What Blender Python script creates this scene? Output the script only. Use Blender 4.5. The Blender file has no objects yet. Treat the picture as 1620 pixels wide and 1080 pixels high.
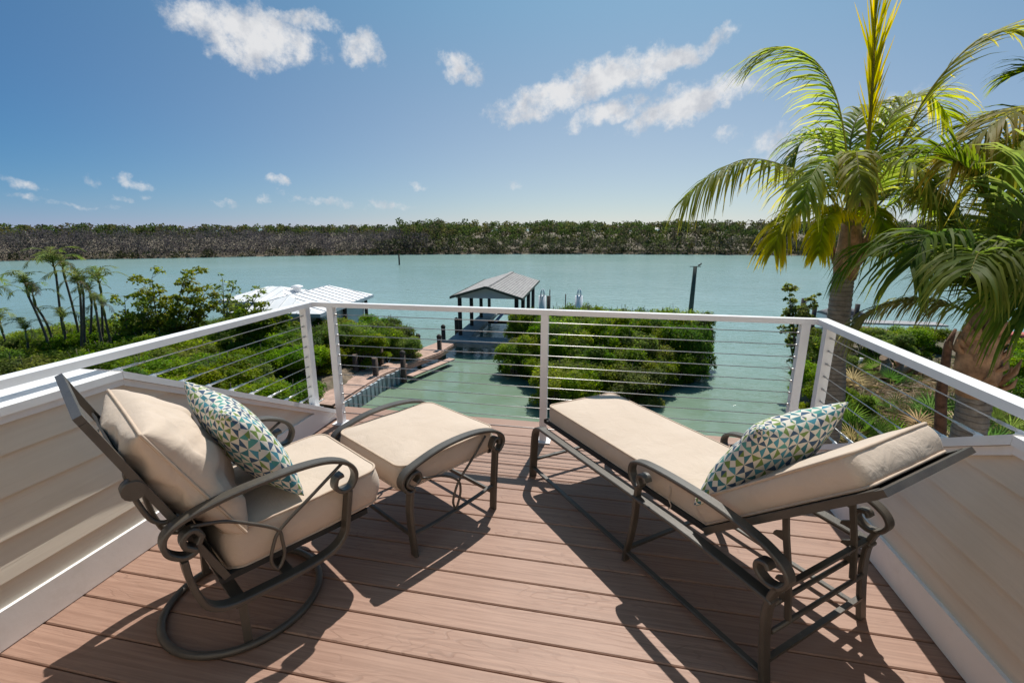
import bpy, math, random
import numpy as np
from mathutils import Vector, Matrix, noise as mnoise
R_ = math.radians
pi = math.pi
sc = bpy.context.scene
col = sc.collection

# ------------------------------------------------------------------ camera, sky, sun, exposure
CAM_H = 1.5
YAW = R_(11.29); PITCH = R_(13.69); FPX = 735.0
cd = bpy.data.cameras.new('camera'); cam = bpy.data.objects.new('camera', cd); col.objects.link(cam)
cam.location = (0, 0, CAM_H); cam.rotation_euler = (R_(90) - PITCH, 0, YAW)
cd.sensor_width = 36; cd.lens = FPX / 1620 * 36; cd.clip_start = 0.05; cd.clip_end = 5000
sc.camera = cam
SUN_EL, SUN_AZ = R_(58), R_(6.5)            # azimuth measured from +Y towards +X
SUN_DIR = Vector((math.sin(SUN_AZ) * math.cos(SUN_EL), math.cos(SUN_AZ) * math.cos(SUN_EL), math.sin(SUN_EL)))
sl = bpy.data.lights.new('sun', 'SUN'); so = bpy.data.objects.new('sun', sl); col.objects.link(so)
sl.energy = 4.6; sl.angle = R_(0.5); sl.color = (1.0, 0.95, 0.87)
so.rotation_euler = (-SUN_DIR).to_track_quat('-Z', 'Y').to_euler(); so.location = (0, 0, 40)
sc.view_settings.view_transform = 'Standard'; sc.view_settings.look = 'None'
sc.view_settings.exposure = 0.3; sc.view_settings.gamma = 1.0; sc.view_settings.use_curve_mapping = False
sc.cycles.use_denoising = True
sc.cycles.max_bounces = 8; sc.cycles.transparent_max_bounces = 8
sc.cycles.caustics_reflective = False; sc.cycles.caustics_refractive = False
sc.cycles.sample_clamp_indirect = 6.0

def ray(px, py):
    fh = Vector((-math.sin(YAW), math.cos(YAW), 0)); r = Vector((math.cos(YAW), math.sin(YAW), 0)); u0 = Vector((0, 0, 1))
    fw = fh * math.cos(PITCH) - u0 * math.sin(PITCH); up = fh * math.sin(PITCH) + u0 * math.cos(PITCH)
    return fw + r * ((px - 810) / FPX) - up * ((py - 540) / FPX), fh
def at(px, py, D):
    """survey point: seen at photo pixel (px, py), D metres ahead"""
    d, fh = ray(px, py); return Vector((0, 0, CAM_H)) + d * (D / d.dot(fh))
def onz(px, py, z):
    d, fh = ray(px, py); return Vector((0, 0, CAM_H)) + d * ((z - CAM_H) / d.z)

class NT:
    """tiny node helper"""
    def __init__(self, tree): self.t = tree; self.n = tree.nodes; self.l = tree.links
    def node(self, typ, **kw):
        n = self.n.new(typ)
        for k, v in kw.items():
            if k == 'ins':
                for a, b in v.items():
                    if isinstance(b, bpy.types.NodeSocket): self.l.new(b, n.inputs[a])
                    else: n.inputs[a].default_value = b
            else: setattr(n, k, v)
        return n
    def math(self, op, a, b=None, c=None, clamp=False):
        n = self.n.new('ShaderNodeMath'); n.operation = op; n.use_clamp = clamp
        for i, v in enumerate((a, b, c)):
            if v is None: continue
            if isinstance(v, bpy.types.NodeSocket): self.l.new(v, n.inputs[i])
            else: n.inputs[i].default_value = v
        return n.outputs[0]
    def vmath(self, op, a, b=None):
        n = self.n.new('ShaderNodeVectorMath'); n.operation = op
        for i, v in enumerate((a, b)):
            if v is None: continue
            if isinstance(v, bpy.types.NodeSocket): self.l.new(v, n.inputs[i])
            else: n.inputs[i].default_value = v
        return n.outputs['Value'] if op in ('DOT_PRODUCT', 'LENGTH') else n.outputs[0]
    def noise(self, vec, scale, detail=4, rough=0.55, dist=0.0, out='Fac'):
        n = self.node('ShaderNodeTexNoise', ins={'Scale': scale, 'Detail': detail, 'Roughness': rough, 'Distortion': dist})
        if vec is not None: self.l.new(vec, n.inputs['Vector'])
        return n.outputs[out]
    def ramp(self, fac, stops, interp='LINEAR'):
        n = self.n.new('ShaderNodeValToRGB'); n.color_ramp.interpolation = interp
        e = n.color_ramp.elements
        while len(e) < len(stops): e.new(0.5)
        for k, (p, c) in zip(e, stops):
            k.position = p; k.color = (c, c, c, 1) if isinstance(c, (int, float)) else (*c, 1)
        self.l.new(fac, n.inputs[0]); return n.outputs[0]
    def mix(self, fac, a, b, blend='MIX'):
        n = self.n.new('ShaderNodeMix'); n.data_type = 'RGBA'; n.blend_type = blend
        for i, v in ((0, fac), (6, a), (7, b)):
            if isinstance(v, bpy.types.NodeSocket): self.l.new(v, n.inputs[i])
            elif i == 0: n.inputs[i].default_value = v
            else: n.inputs[i].default_value = (*v, 1) if len(v) == 3 else v
        return n.outputs[2]

# world: physical sky with a few fair-weather clouds
w = bpy.data.worlds.new('World'); sc.world = w; w.use_nodes = True
W = NT(w.node_tree); W.n.clear()
sky = W.node('ShaderNodeTexSky', sky_type='NISHITA', sun_disc=False, sun_elevation=SUN_EL, sun_rotation=SUN_AZ,
             altitude=0.0, air_density=1.0, dust_density=0.0, ozone_density=6.0)
tc = W.node('ShaderNodeTexCoord'); dirv = tc.outputs['Generated']
# sea haze: the clear sky, a broad aureole round the sun and a pale hazy band towards the horizon below it
cs = W.math('POWER', W.math('MAXIMUM', W.vmath('DOT_PRODUCT', dirv, tuple(SUN_DIR)), 0.0), 3.0)
el = W.math('MAXIMUM', W.node('ShaderNodeSeparateXYZ', ins={0: dirv}).outputs[2], 0.0)
hz = W.math('MULTIPLY', cs, W.math('EXPONENT', W.math('MULTIPLY', el, -1 / 0.18)))
lo = W.math('EXPONENT', W.math('MULTIPLY', el, -1 / 0.05))
core = W.math('POWER', W.math('MAXIMUM', W.vmath('DOT_PRODUCT', dirv, tuple(SUN_DIR)), 0.0), 12.0)
def sc3(v, c):
    n = W.n.new('ShaderNodeVectorMath'); n.operation = 'MULTIPLY'; n.inputs[1].default_value = c
    W.l.new(v, n.inputs[0]); return n.outputs[0]
skyc = W.vmath('ADD', sc3(sky.outputs[0], (0.11, 0.47, 0.675)), W.vmath('ADD', sc3(cs, (0.0, 2.68, 3.19)), sc3(hz, (28.3, 15.55, 0.0))))
skyc = W.vmath('ADD', skyc, W.vmath('ADD', sc3(lo, (2.2, 0.4, 1.87)), sc3(core, (4.5, 2.8, 1.6))))
bg = W.node('ShaderNodeBackground', ins={'Color': skyc, 'Strength': 0.082})
wn = W.noise(dirv, 14, 5, 0.6, out='Color')
wob = W.vmath('SCALE', W.vmath('SUBTRACT', wn, (0.5, 0.5, 0.5))); W.n[-1].inputs['Scale'].default_value = 0.06
dd = W.vmath('ADD', dirv, wob)
CLOUDS = [(398, 52, 92, 36, 2, 1.0), (470, 32, 60, 15, 12, .8), (310, 36, 45, 22, 0, .55), (390, 92, 45, 18, 0, .7),
          (576, 76, 30, 26, 25, .8), (727, 110, 30, 20, -10, .75), (930, 135, 125, 27, 12, 1.0), (1052, 108, 62, 20, 14, .95),
          (1128, 70, 34, 14, 20, .7), (1090, 166, 84, 26, 9, 1.0), (962, 181, 62, 15, 10, .8), (1395, 188, 62, 26, 5, .9),
          (1262, 225, 70, 26, 0, .55), (48, 294, 28, 9, 0, .5), (209, 287, 24, 10, 0, .6), (190, 318, 14, 5, 0, .4),
          (222, 312, 12, 6, 0, .4), (443, 291, 15, 8, 0, .5), (357, 318, 16, 6, 0, .45), (414, 316, 14, 6, 0, .4),
          (512, 319, 60, 6, 0, .45), (665, 294, 14, 5, 0, .3), (815, 290, 20, 6, 0, .3), (1150, 212, 16, 6, 0, .4),
          (90, 322, 60, 4, 0, .3), (145, 287, 10, 8, 0, .3), (620, 322, 40, 5, 0, .3), (1110, 78, 12, 12, 0, .5)]
acc = None
for (px, py, a, b, rot, s) in CLOUDS:
    c = ray(px, py)[0].normalized()
    ex = (ray(px + 1, py)[0].normalized() - c); sx = ex.length; ex.normalize()
    ey = (ray(px, py - 1)[0].normalized() - c); sy = ey.length; ey.normalize()
    cr, sr = math.cos(R_(rot)), math.sin(R_(rot))
    e1 = (ex * cr + ey * sr) / (a * 1.45 * sx); e2 = (ey * cr - ex * sr) / (b * 1.45 * sy)
    off1, off2 = e1.dot(c), e2.dot(c)
    p = W.math('SUBTRACT', W.vmath('DOT_PRODUCT', dd, tuple(e1)), off1)
    q = W.math('SUBTRACT', W.vmath('DOT_PRODUCT', dd, tuple(e2)), off2)
    r2 = W.math('MULTIPLY_ADD', p, p, W.math('MULTIPLY', q, q))
    v = W.math('MULTIPLY', W.math('SUBTRACT', 1.0, r2), s)
    acc = v if acc is None else W.math('MAXIMUM', acc, v)
fb = W.noise(dirv, 34, 9, 0.66)
dens = W.math('ADD', acc, W.math('MULTIPLY', W.math('SUBTRACT', fb, 0.55), 2.0))
cm = W.node('ShaderNodeMapRange', interpolation_type='SMOOTHSTEP', ins={0: dens, 1: -0.05, 2: 0.85, 3: 0.0, 4: 0.95}).outputs[0]
sep = W.node('ShaderNodeSeparateXYZ', ins={0: dirv})
cm = W.math('MULTIPLY', cm, W.math('GREATER_THAN', sep.outputs[2], 0.0))
shade = W.noise(dirv, 22, 5, 0.6)
ccol = W.ramp(shade, [(0.34, (0.66, 0.69, 0.75)), (0.56, (0.95, 0.95, 0.96))])
bgc = W.node('ShaderNodeBackground', ins={'Color': ccol, 'Strength': 0.68})
mx = W.node('ShaderNodeMixShader', ins={0: cm, 1: bg.outputs[0], 2: bgc.outputs[0]})
W.node('ShaderNodeOutputWorld', ins={0: mx.outputs[0]})

# ------------------------------------------------------------------ materials
def new_mat(name):
    m = bpy.data.materials.new(name); m.use_nodes = True
    N = NT(m.node_tree); b = N.n['Principled BSDF']; return m, N, b
def bump(N, b, h, strength, dist=0.01):
    bp = N.node('ShaderNodeBump', ins={'Height': h, 'Strength': strength, 'Distance': dist}); N.l.new(bp.outputs[0], b.inputs['Normal'])
def objco(N): return N.node('ShaderNodeTexCoord').outputs['Object']
def rnd(N): return N.node('ShaderNodeObjectInfo').outputs['Random']
def mapped(N, vec, scale, loc=None):
    n = N.node('ShaderNodeMapping', ins={'Scale': scale}); N.l.new(vec, n.inputs[0])
    if loc is not None: N.l.new(loc, n.inputs[1])
    return n.outputs[0]
def simple(name, colr, rough=0.6, var=0.12, scale=6, bs=0.15, metallic=0.0, bscale=40, spec=0.5, dirt=None):
    m, N, b = new_mat(name); oc = objco(N)
    f = N.noise(oc, scale, 5, 0.6)
    lo = tuple(max(0, c * (1 - var * 1.6)) for c in colr); hi = tuple(min(1, c * (1 + var)) for c in colr)
    c = N.ramp(f, [(0.3, lo), (0.7, hi)])
    if dirt:
        c = N.mix(N.ramp(N.noise(oc, dirt[1], 6, 0.7), [(0.55, 0.0), (0.78, dirt[2])]), c, dirt[0])
    N.l.new(c, b.inputs['Base Color'])
    b.inputs['Roughness'].default_value = rough; b.inputs['Metallic'].default_value = metallic
    b.inputs['Specular IOR Level'].default_value = spec
    if bs: bump(N, b, N.noise(oc, bscale, 4, 0.6), bs)
    return m
M = {}
M['white'] = simple('white_paint', (0.80, 0.80, 0.80), 0.42, 0.03, 3, 0.05, dirt=((0.5, 0.47, 0.42), 5, 0.35))
M['rail'] = simple('white_powder_coat', (0.80, 0.80, 0.81), 0.32, 0.02, 3, 0.03, dirt=((0.55, 0.52, 0.47), 9, 0.22))
M['metal'] = simple('bronze_powder_coat', (0.066, 0.057, 0.046), 0.42, 0.18, 9, 0.12, bscale=160, spec=0.6)
M['sling'] = simple('dark_sling', (0.02, 0.019, 0.018), 0.8, 0.1, 30, 0.3, bscale=300)
M['cable'] = simple('steel_cable', (0.55, 0.55, 0.54), 0.45, 0.08, 20, 0.1, metallic=0.9)
M['pile'] = simple('pile_wood', (0.10, 0.065, 0.05), 0.85, 0.3, 5, 0.4, bscale=18)
M['darkpile'] = simple('dark_pile', (0.045, 0.035, 0.03), 0.8, 0.3, 4, 0.3, bscale=14)
M['greenpost'] = simple('green_post', (0.05, 0.065, 0.05), 0.7, 0.2, 4, 0.1)
M['dockplank'] = simple('dock_planks', (0.43, 0.285, 0.225), 0.8, 0.22, 2.5, 0.3, bscale=10)
M['greyplank'] = simple('grey_planks', (0.30, 0.29, 0.30), 0.8, 0.2, 2.5, 0.3, bscale=10)
M['seawall'] = simple('seawall_sheet', (0.36, 0.41, 0.45), 0.8, 0.3, 2, 0.2, dirt=((0.12, 0.12, 0.08), 2, 0.6))
M['shingle'] = simple('weathered_shingle', (0.30, 0.29, 0.285), 0.9, 0.22, 3.5, 0.5, bscale=9, dirt=((0.17, 0.10, 0.08), 2.2, 0.45))
M['gable'] = simple('blue_grey_panel', (0.40, 0.46, 0.52), 0.7, 0.06, 1, 0.05)
M['roofwhite'] = simple('white_metal_roof', (0.82, 0.82, 0.82), 0.4, 0.06, 0.8, 0.02)
M['blue'] = simple('blue_bunk', (0.03, 0.13, 0.36), 0.6, 0.1, 2, 0.05)
M['hull'] = simple('boat_hull', (0.72, 0.73, 0.74), 0.3, 0.04, 1, 0.02)
M['cover'] = simple('grey_boat_cover', (0.14, 0.14, 0.15), 0.85, 0.15, 2, 0.4, bscale=4)
M['log'] = simple('cut_log', (0.36, 0.24, 0.15), 0.9, 0.3, 4, 0.5, bscale=20)
M['redwood'] = simple('red_brown_bark', (0.19, 0.095, 0.06), 0.9, 0.4, 9, 0.9, bscale=25)
M['bird'] = simple('dark_bird', (0.05, 0.045, 0.04), 0.7, 0.3, 20, 0)
M['pvc'] = simple('white_pipe', (0.75, 0.76, 0.78), 0.4, 0.03, 2, 0)
M['branch'] = simple('branch_bark', (0.12, 0.095, 0.075), 0.9, 0.3, 3, 0.4)
M['greybranch'] = simple('bleached_branch', (0.36, 0.33, 0.31), 0.9, 0.2, 3, 0.3)
M['red'] = simple('red_hull', (0.45, 0.09, 0.06), 0.5, 0.1, 3, 0)

def fabric():
    m, N, b = new_mat('tan_outdoor_fabric'); oc = objco(N)
    c = N.ramp(N.noise(oc, 5, 6, 0.6), [(0.32, (0.515, 0.415, 0.330)), (0.68, (0.555, 0.455, 0.37))])
    fine = N.noise(mapped(N, oc, (900, 900, 900)), 1, 2, 0.6)
    c = N.mix(N.ramp(fine, [(0.35, 0.0), (0.7, 0.18)]), c, (0.38, 0.31, 0.25))
    N.l.new(c, b.inputs['Base Color']); b.inputs['Roughness'].default_value = 0.9
    b.inputs['Sheen Weight'].default_value = 0.15; b.inputs['Specular IOR Level'].default_value = 0.2
    h = N.math('ADD', N.math('MULTIPLY', N.noise(oc, 9, 5, 0.6, 0.5), 1.0), N.math('MULTIPLY', N.noise(oc, 500, 2, 0.5), 0.03))
    bump(N, b, h, 0.32, 0.03); return m
M['fabric'] = fabric()
M['piping'] = simple('tan_piping', (0.50, 0.39, 0.30), 0.9, 0.06, 30, 0)
def pattern():
    m, N, b = new_mat('triangle_print_fabric')
    uv = N.node('ShaderNodeTexCoord').outputs['UV']
    oc = objco(N)
    g = N.vmath('SCALE', uv); N.n[-1].inputs['Scale'].default_value = 1 / 0.050
    s = N.node('ShaderNodeSeparateXYZ', ins={0: g})
    ix, iy = N.math('FLOOR', s.outputs[0]), N.math('FLOOR', s.outputs[1])
    u = N.math('SUBTRACT', N.math('SUBTRACT', s.outputs[0], ix), 0.5); v = N.math('SUBTRACT', N.math('SUBTRACT', s.outputs[1], iy), 0.5)
    hor = N.math('GREATER_THAN', N.math('ABSOLUTE', u), N.math('ABSOLUTE', v))
    par = N.math('MODULO', N.math('ADD', N.math('ADD', ix, iy), 400.0), 2.0)
    isw = N.math('ABSOLUTE', N.math('SUBTRACT', hor, N.math('GREATER_THAN', par, 0.5)))
    sgn = N.math('ADD', N.math('GREATER_THAN', u, 0.0), N.math('MULTIPLY', N.math('GREATER_THAN', v, 0.0), 2.0))
    side = N.math('ADD', N.math('MULTIPLY', hor, N.math('GREATER_THAN', u, 0.0)), N.math('MULTIPLY', N.math('SUBTRACT', 1.0, hor), N.math('ADD', N.math('GREATER_THAN', v, 0.0), 2.0)))
    cx = N.node('ShaderNodeCombineXYZ', ins={0: ix, 1: iy, 2: side})
    wn = N.node('ShaderNodeTexWhiteNoise', noise_dimensions='3D', ins={0: cx.outputs[0]})
    c = N.ramp(wn.outputs[0], [(0.0, (0.010, 0.055, 0.125)), (0.26, (0.006, 0.13, 0.17)), (0.50, (0.03, 0.22, 0.30)), (0.64, (0.13, 0.215, 0.035)), (0.87, (0.05, 0.25, 0.22))], 'CONSTANT')
    cw = N.ramp(N.noise(oc, 20, 3), [(0.3, (0.56, 0.52, 0.45)), (0.7, (0.64, 0.60, 0.53))])
    c = N.mix(isw, c, cw)
    weave = N.noise(mapped(N, uv, (700, 700, 700)), 1, 2, 0.6)
    c = N.mix(N.ramp(weave, [(0.4, 0.0), (0.7, 0.22)]), c, (0.5, 0.48, 0.43))
    N.l.new(c, b.inputs['Base Color']); b.inputs['Roughness'].default_value = 0.88; b.inputs['Specular IOR Level'].default_value = 0.25
    bump(N, b, N.math('ADD', N.noise(oc, 14, 4, 0.6, 0.6), N.math('MULTIPLY', weave, 0.04)), 0.3, 0.02); return m
M['pattern'] = pattern()
def deck_mat():
    m, N, b = new_mat('composite_decking'); oc = objco(N); r = rnd(N)
    off = N.node('ShaderNodeCombineXYZ', ins={0: N.math('MULTIPLY', r, 37.0), 1: N.math('MULTIPLY', r, 91.0), 2: 0.0}).outputs[0]
    v = mapped(N, oc, (1, 1, 1), off)
    lines = N.noise(mapped(N, v, (2.2, 75, 1)), 1, 5, 0.65, 0.35)
    # arched cathedral grain
    wob = N.noise(mapped(N, v, (1.6, 6, 1)), 1, 3, 0.5)
    sp = N.node('ShaderNodeSeparateXYZ', ins={0: v})
    arch = N.math('SINE', N.math('ADD', N.math('MULTIPLY', sp.outputs[0], 5.0), N.math('MULTIPLY', wob, 95.0)))
    arch = N.math('MULTIPLY', N.ramp(arch, [(0.72, 0.0), (0.97, 1.0)]), N.ramp(N.noise(mapped(N, v, (1.1, 7, 1)), 1, 2), [(0.45, 0.0), (0.6, 1.0)]))
    base = N.ramp(r, [(0.0, (0.285, 0.172, 0.126)), (0.5, (0.325, 0.198, 0.146)), (1.0, (0.305, 0.182, 0.132))])
    c = N.mix(N.ramp(lines, [(0.36, 0.0), (0.60, 0.62)]), base, (0.18, 0.098, 0.069))
    c = N.mix(N.math('MULTIPLY', arch, 0.3), c, (0.13, 0.068, 0.048))
    c = N.mix(N.ramp(N.noise(oc, 1.7, 5, 0.65), [(0.42, 0.0), (0.75, 0.35)]), c, (0.36, 0.245, 0.19))
    c = N.mix(N.ramp(N.noise(oc, 55, 3, 0.7), [(0.73, 0.0), (0.78, 0.45)]), c, (0.55, 0.45, 0.38))
    N.l.new(c, b.inputs['Base Color']); b.inputs['Roughness'].default_value = 0.55; b.inputs['Specular IOR Level'].default_value = 0.35
    bump(N, b, N.math('ADD', lines, N.math('MULTIPLY', arch, -0.5)), 0.3, 0.004); return m
M['deck'] = deck_mat()
def siding_mat():
    m, N, b = new_mat('cream_siding'); oc = objco(N)
    g = N.noise(mapped(N, oc, (60, 3, 70)), 1, 5, 0.6, 0.4)
    c = N.ramp(N.noise(oc, 2.5, 5), [(0.3, (0.68, 0.61, 0.515)), (0.7, (0.73, 0.66, 0.565))])
    c = N.mix(N.ramp(g, [(0.4, 0.0), (0.7, 0.12)]), c, (0.42, 0.35, 0.27))
    N.l.new(c, b.inputs['Base Color']); b.inputs['Roughness'].default_value = 0.6
    bump(N, b, g, 0.25, 0.004); return m
M['siding'] = siding_mat()
def water_mat():
    m, N, b = new_mat('turquoise_water')
    g = N.node('ShaderNodeNewGeometry').outputs['Position']
    big = N.noise(mapped(N, g, (0.05, 0.05, 1)), 1, 3)
    sp = N.node('ShaderNodeSeparateXYZ', ins={0: g})
    # shallower, greener basin close to the house
    sh = N.node('ShaderNodeMapRange', ins={0: N.math('ADD', sp.outputs[1], N.math('MULTIPLY', N.math('SUBTRACT', big, 0.5), 16.0)), 1: 16.0, 2: 36.0, 3: 0.0, 4: 1.0}).outputs[0]
    deep = N.ramp(big, [(0.3, (0.195, 0.315, 0.295)), (0.7, (0.235, 0.35, 0.335))])
    shal = N.ramp(N.noise(mapped(N, g, (0.35, 0.35, 1)), 1, 4), [(0.35, (0.125, 0.185, 0.115)), (0.65, (0.18, 0.245, 0.185))])
    N.l.new(N.mix(sh, shal, deep), b.inputs['Base Color'])
    b.inputs['Roughness'].default_value = 0.06; b.inputs['IOR'].default_value = 1.33
    w1 = N.noise(mapped(N, g, (0.9, 2.6, 1)), 1, 2, 0.5, 0.5)
    w2 = N.noise(mapped(N, g, (2.6, 6.5, 1)), 1, 2, 0.5, 0.8)
    h = N.math('ADD', N.math('MULTIPLY', w1, 1.0), N.math('MULTIPLY', w2, 0.35))
    dist = N.node('ShaderNodeCameraData').outputs['View Distance']
    far = N.node('ShaderNodeMapRange', ins={0: dist, 1: 20.0, 2: 110.0, 3: 1.0, 4: 0.25}).outputs[0]
    patch = N.ramp(N.noise(mapped(N, g, (0.03, 0.07, 1)), 1, 3, 0.6), [(0.35, 0.45), (0.65, 1.5)])
    bp = N.node('ShaderNodeBump', ins={'Height': N.math('MULTIPLY', N.math('MULTIPLY', h, far), patch), 'Strength': 0.5, 'Distance': 0.15}); N.l.new(bp.outputs[0], b.inputs['Normal'])
    N.l.new(N.node('ShaderNodeMapRange', ins={0: dist, 1: 20.0, 2: 100.0, 3: 0.06, 4: 0.22}).outputs[0], b.inputs['Roughness'])
    return m
M['water'] = water_mat()
def ground_mat():
    m, N, b = new_mat('leaf_litter_soil'); g = N.node('ShaderNodeNewGeometry').outputs['Position']
    c = N.ramp(N.noise(g, 2.2, 8, 0.7), [(0.3, (0.06, 0.045, 0.03)), (0.5, (0.15, 0.11, 0.075)), (0.7, (0.27, 0.21, 0.15))])
    c = N.mix(N.ramp(N.noise(g, 0.6, 4), [(0.45, 0.0), (0.6, 0.7)]), c, (0.055, 0.065, 0.025))
    N.l.new(c, b.inputs['Base Color']); b.inputs['Roughness'].default_value = 0.95
    bump(N, b, N.noise(g, 12, 6, 0.7), 0.8, 0.1); return m
M['ground'] = ground_mat()
def leaf_mat(name, trans=0.35, rough=0.42, spec=0.45, gain=2.4, vary=0.0):
    m, N, b = new_mat(name)
    a = N.node('ShaderNodeAttribute', attribute_name='tint').outputs['Color']
    if vary:
        r = rnd(N)
        a = N.node('ShaderNodeHueSaturation', ins={'Hue': N.math('ADD', 0.5 - .025, N.math('MULTIPLY', r, .045)), 'Saturation': N.math('ADD', .85, N.math('MULTIPLY', N.math('FRACT', N.math('MULTIPLY', r, 7.31)), .25)), 'Value': N.math('ADD', 1 - vary, N.math('MULTIPLY', N.math('FRACT', N.math('MULTIPLY', r, 13.7)), 2 * vary)), 'Color': a}).outputs[0]
    N.l.new(a, b.inputs['Base Color']); b.inputs['Roughness'].default_value = rough; b.inputs['Specular IOR Level'].default_value = spec
    hs = N.node('ShaderNodeHueSaturation', ins={'Saturation': 1.08, 'Value': gain, 'Color': a})
    t = N.node('ShaderNodeBsdfTranslucent', ins={'Color': hs.outputs[0]})
    mx = N.node('ShaderNodeMixShader', ins={0: trans, 1: b.outputs[0], 2: t.outputs[0]})
    N.l.new(mx.outputs[0], N.n['Material Output'].inputs[0]); return m
M['leaf'] = leaf_mat('mangrove_leaf', 0.42, 0.6, 0.10, 2.3, .22)
M['palm'] = leaf_mat('palm_leaflet', 0.52, 0.55, 0.08, 2.9, .10)
M['forest'] = leaf_mat('far_foliage', 0.35, 0.85, 0.08, 1.8)
def trunk_mat():
    m, N, b = new_mat('palm_trunk_bark'); oc = objco(N)
    sp = N.node('ShaderNodeSeparateXYZ', ins={0: oc})
    ring = N.math('SINE', N.math('ADD', N.math('MULTIPLY', sp.outputs[2], 95.0), N.math('MULTIPLY', N.noise(oc, 5, 4), 9.0)))
    c = N.ramp(N.noise(oc, 9, 6, 0.7), [(0.3, (0.20, 0.165, 0.14)), (0.7, (0.42, 0.36, 0.31))])
    c = N.mix(N.ramp(ring, [(0.6, 0.0), (1.0, 0.55)]), c, (0.09, 0.065, 0.05))
    c = N.mix(N.ramp(N.noise(oc, 4, 4), [(0.66, 0.0), (0.72, 0.7)]), c, (0.05, 0.035, 0.025))
    N.l.new(c, b.inputs['Base Color']); b.inputs['Roughness'].default_value = 0.9
    bump(N, b, N.math('ADD', N.math('MULTIPLY', ring, 0.25), N.noise(oc, 25, 5, 0.7)), 0.7, 0.03); return m
M['trunk'] = trunk_mat()
M['boot'] = simple('fibrous_palm_boot', (0.50, 0.285, 0.165), 0.9, 0.4, 7, 0.8, bscale=30, dirt=((0.09, 0.05, 0.03), 6, 0.8))
M['petiole'] = simple('green_petiole', (0.22, 0.22, 0.06), 0.5, 0.3, 4, 0.1)

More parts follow.
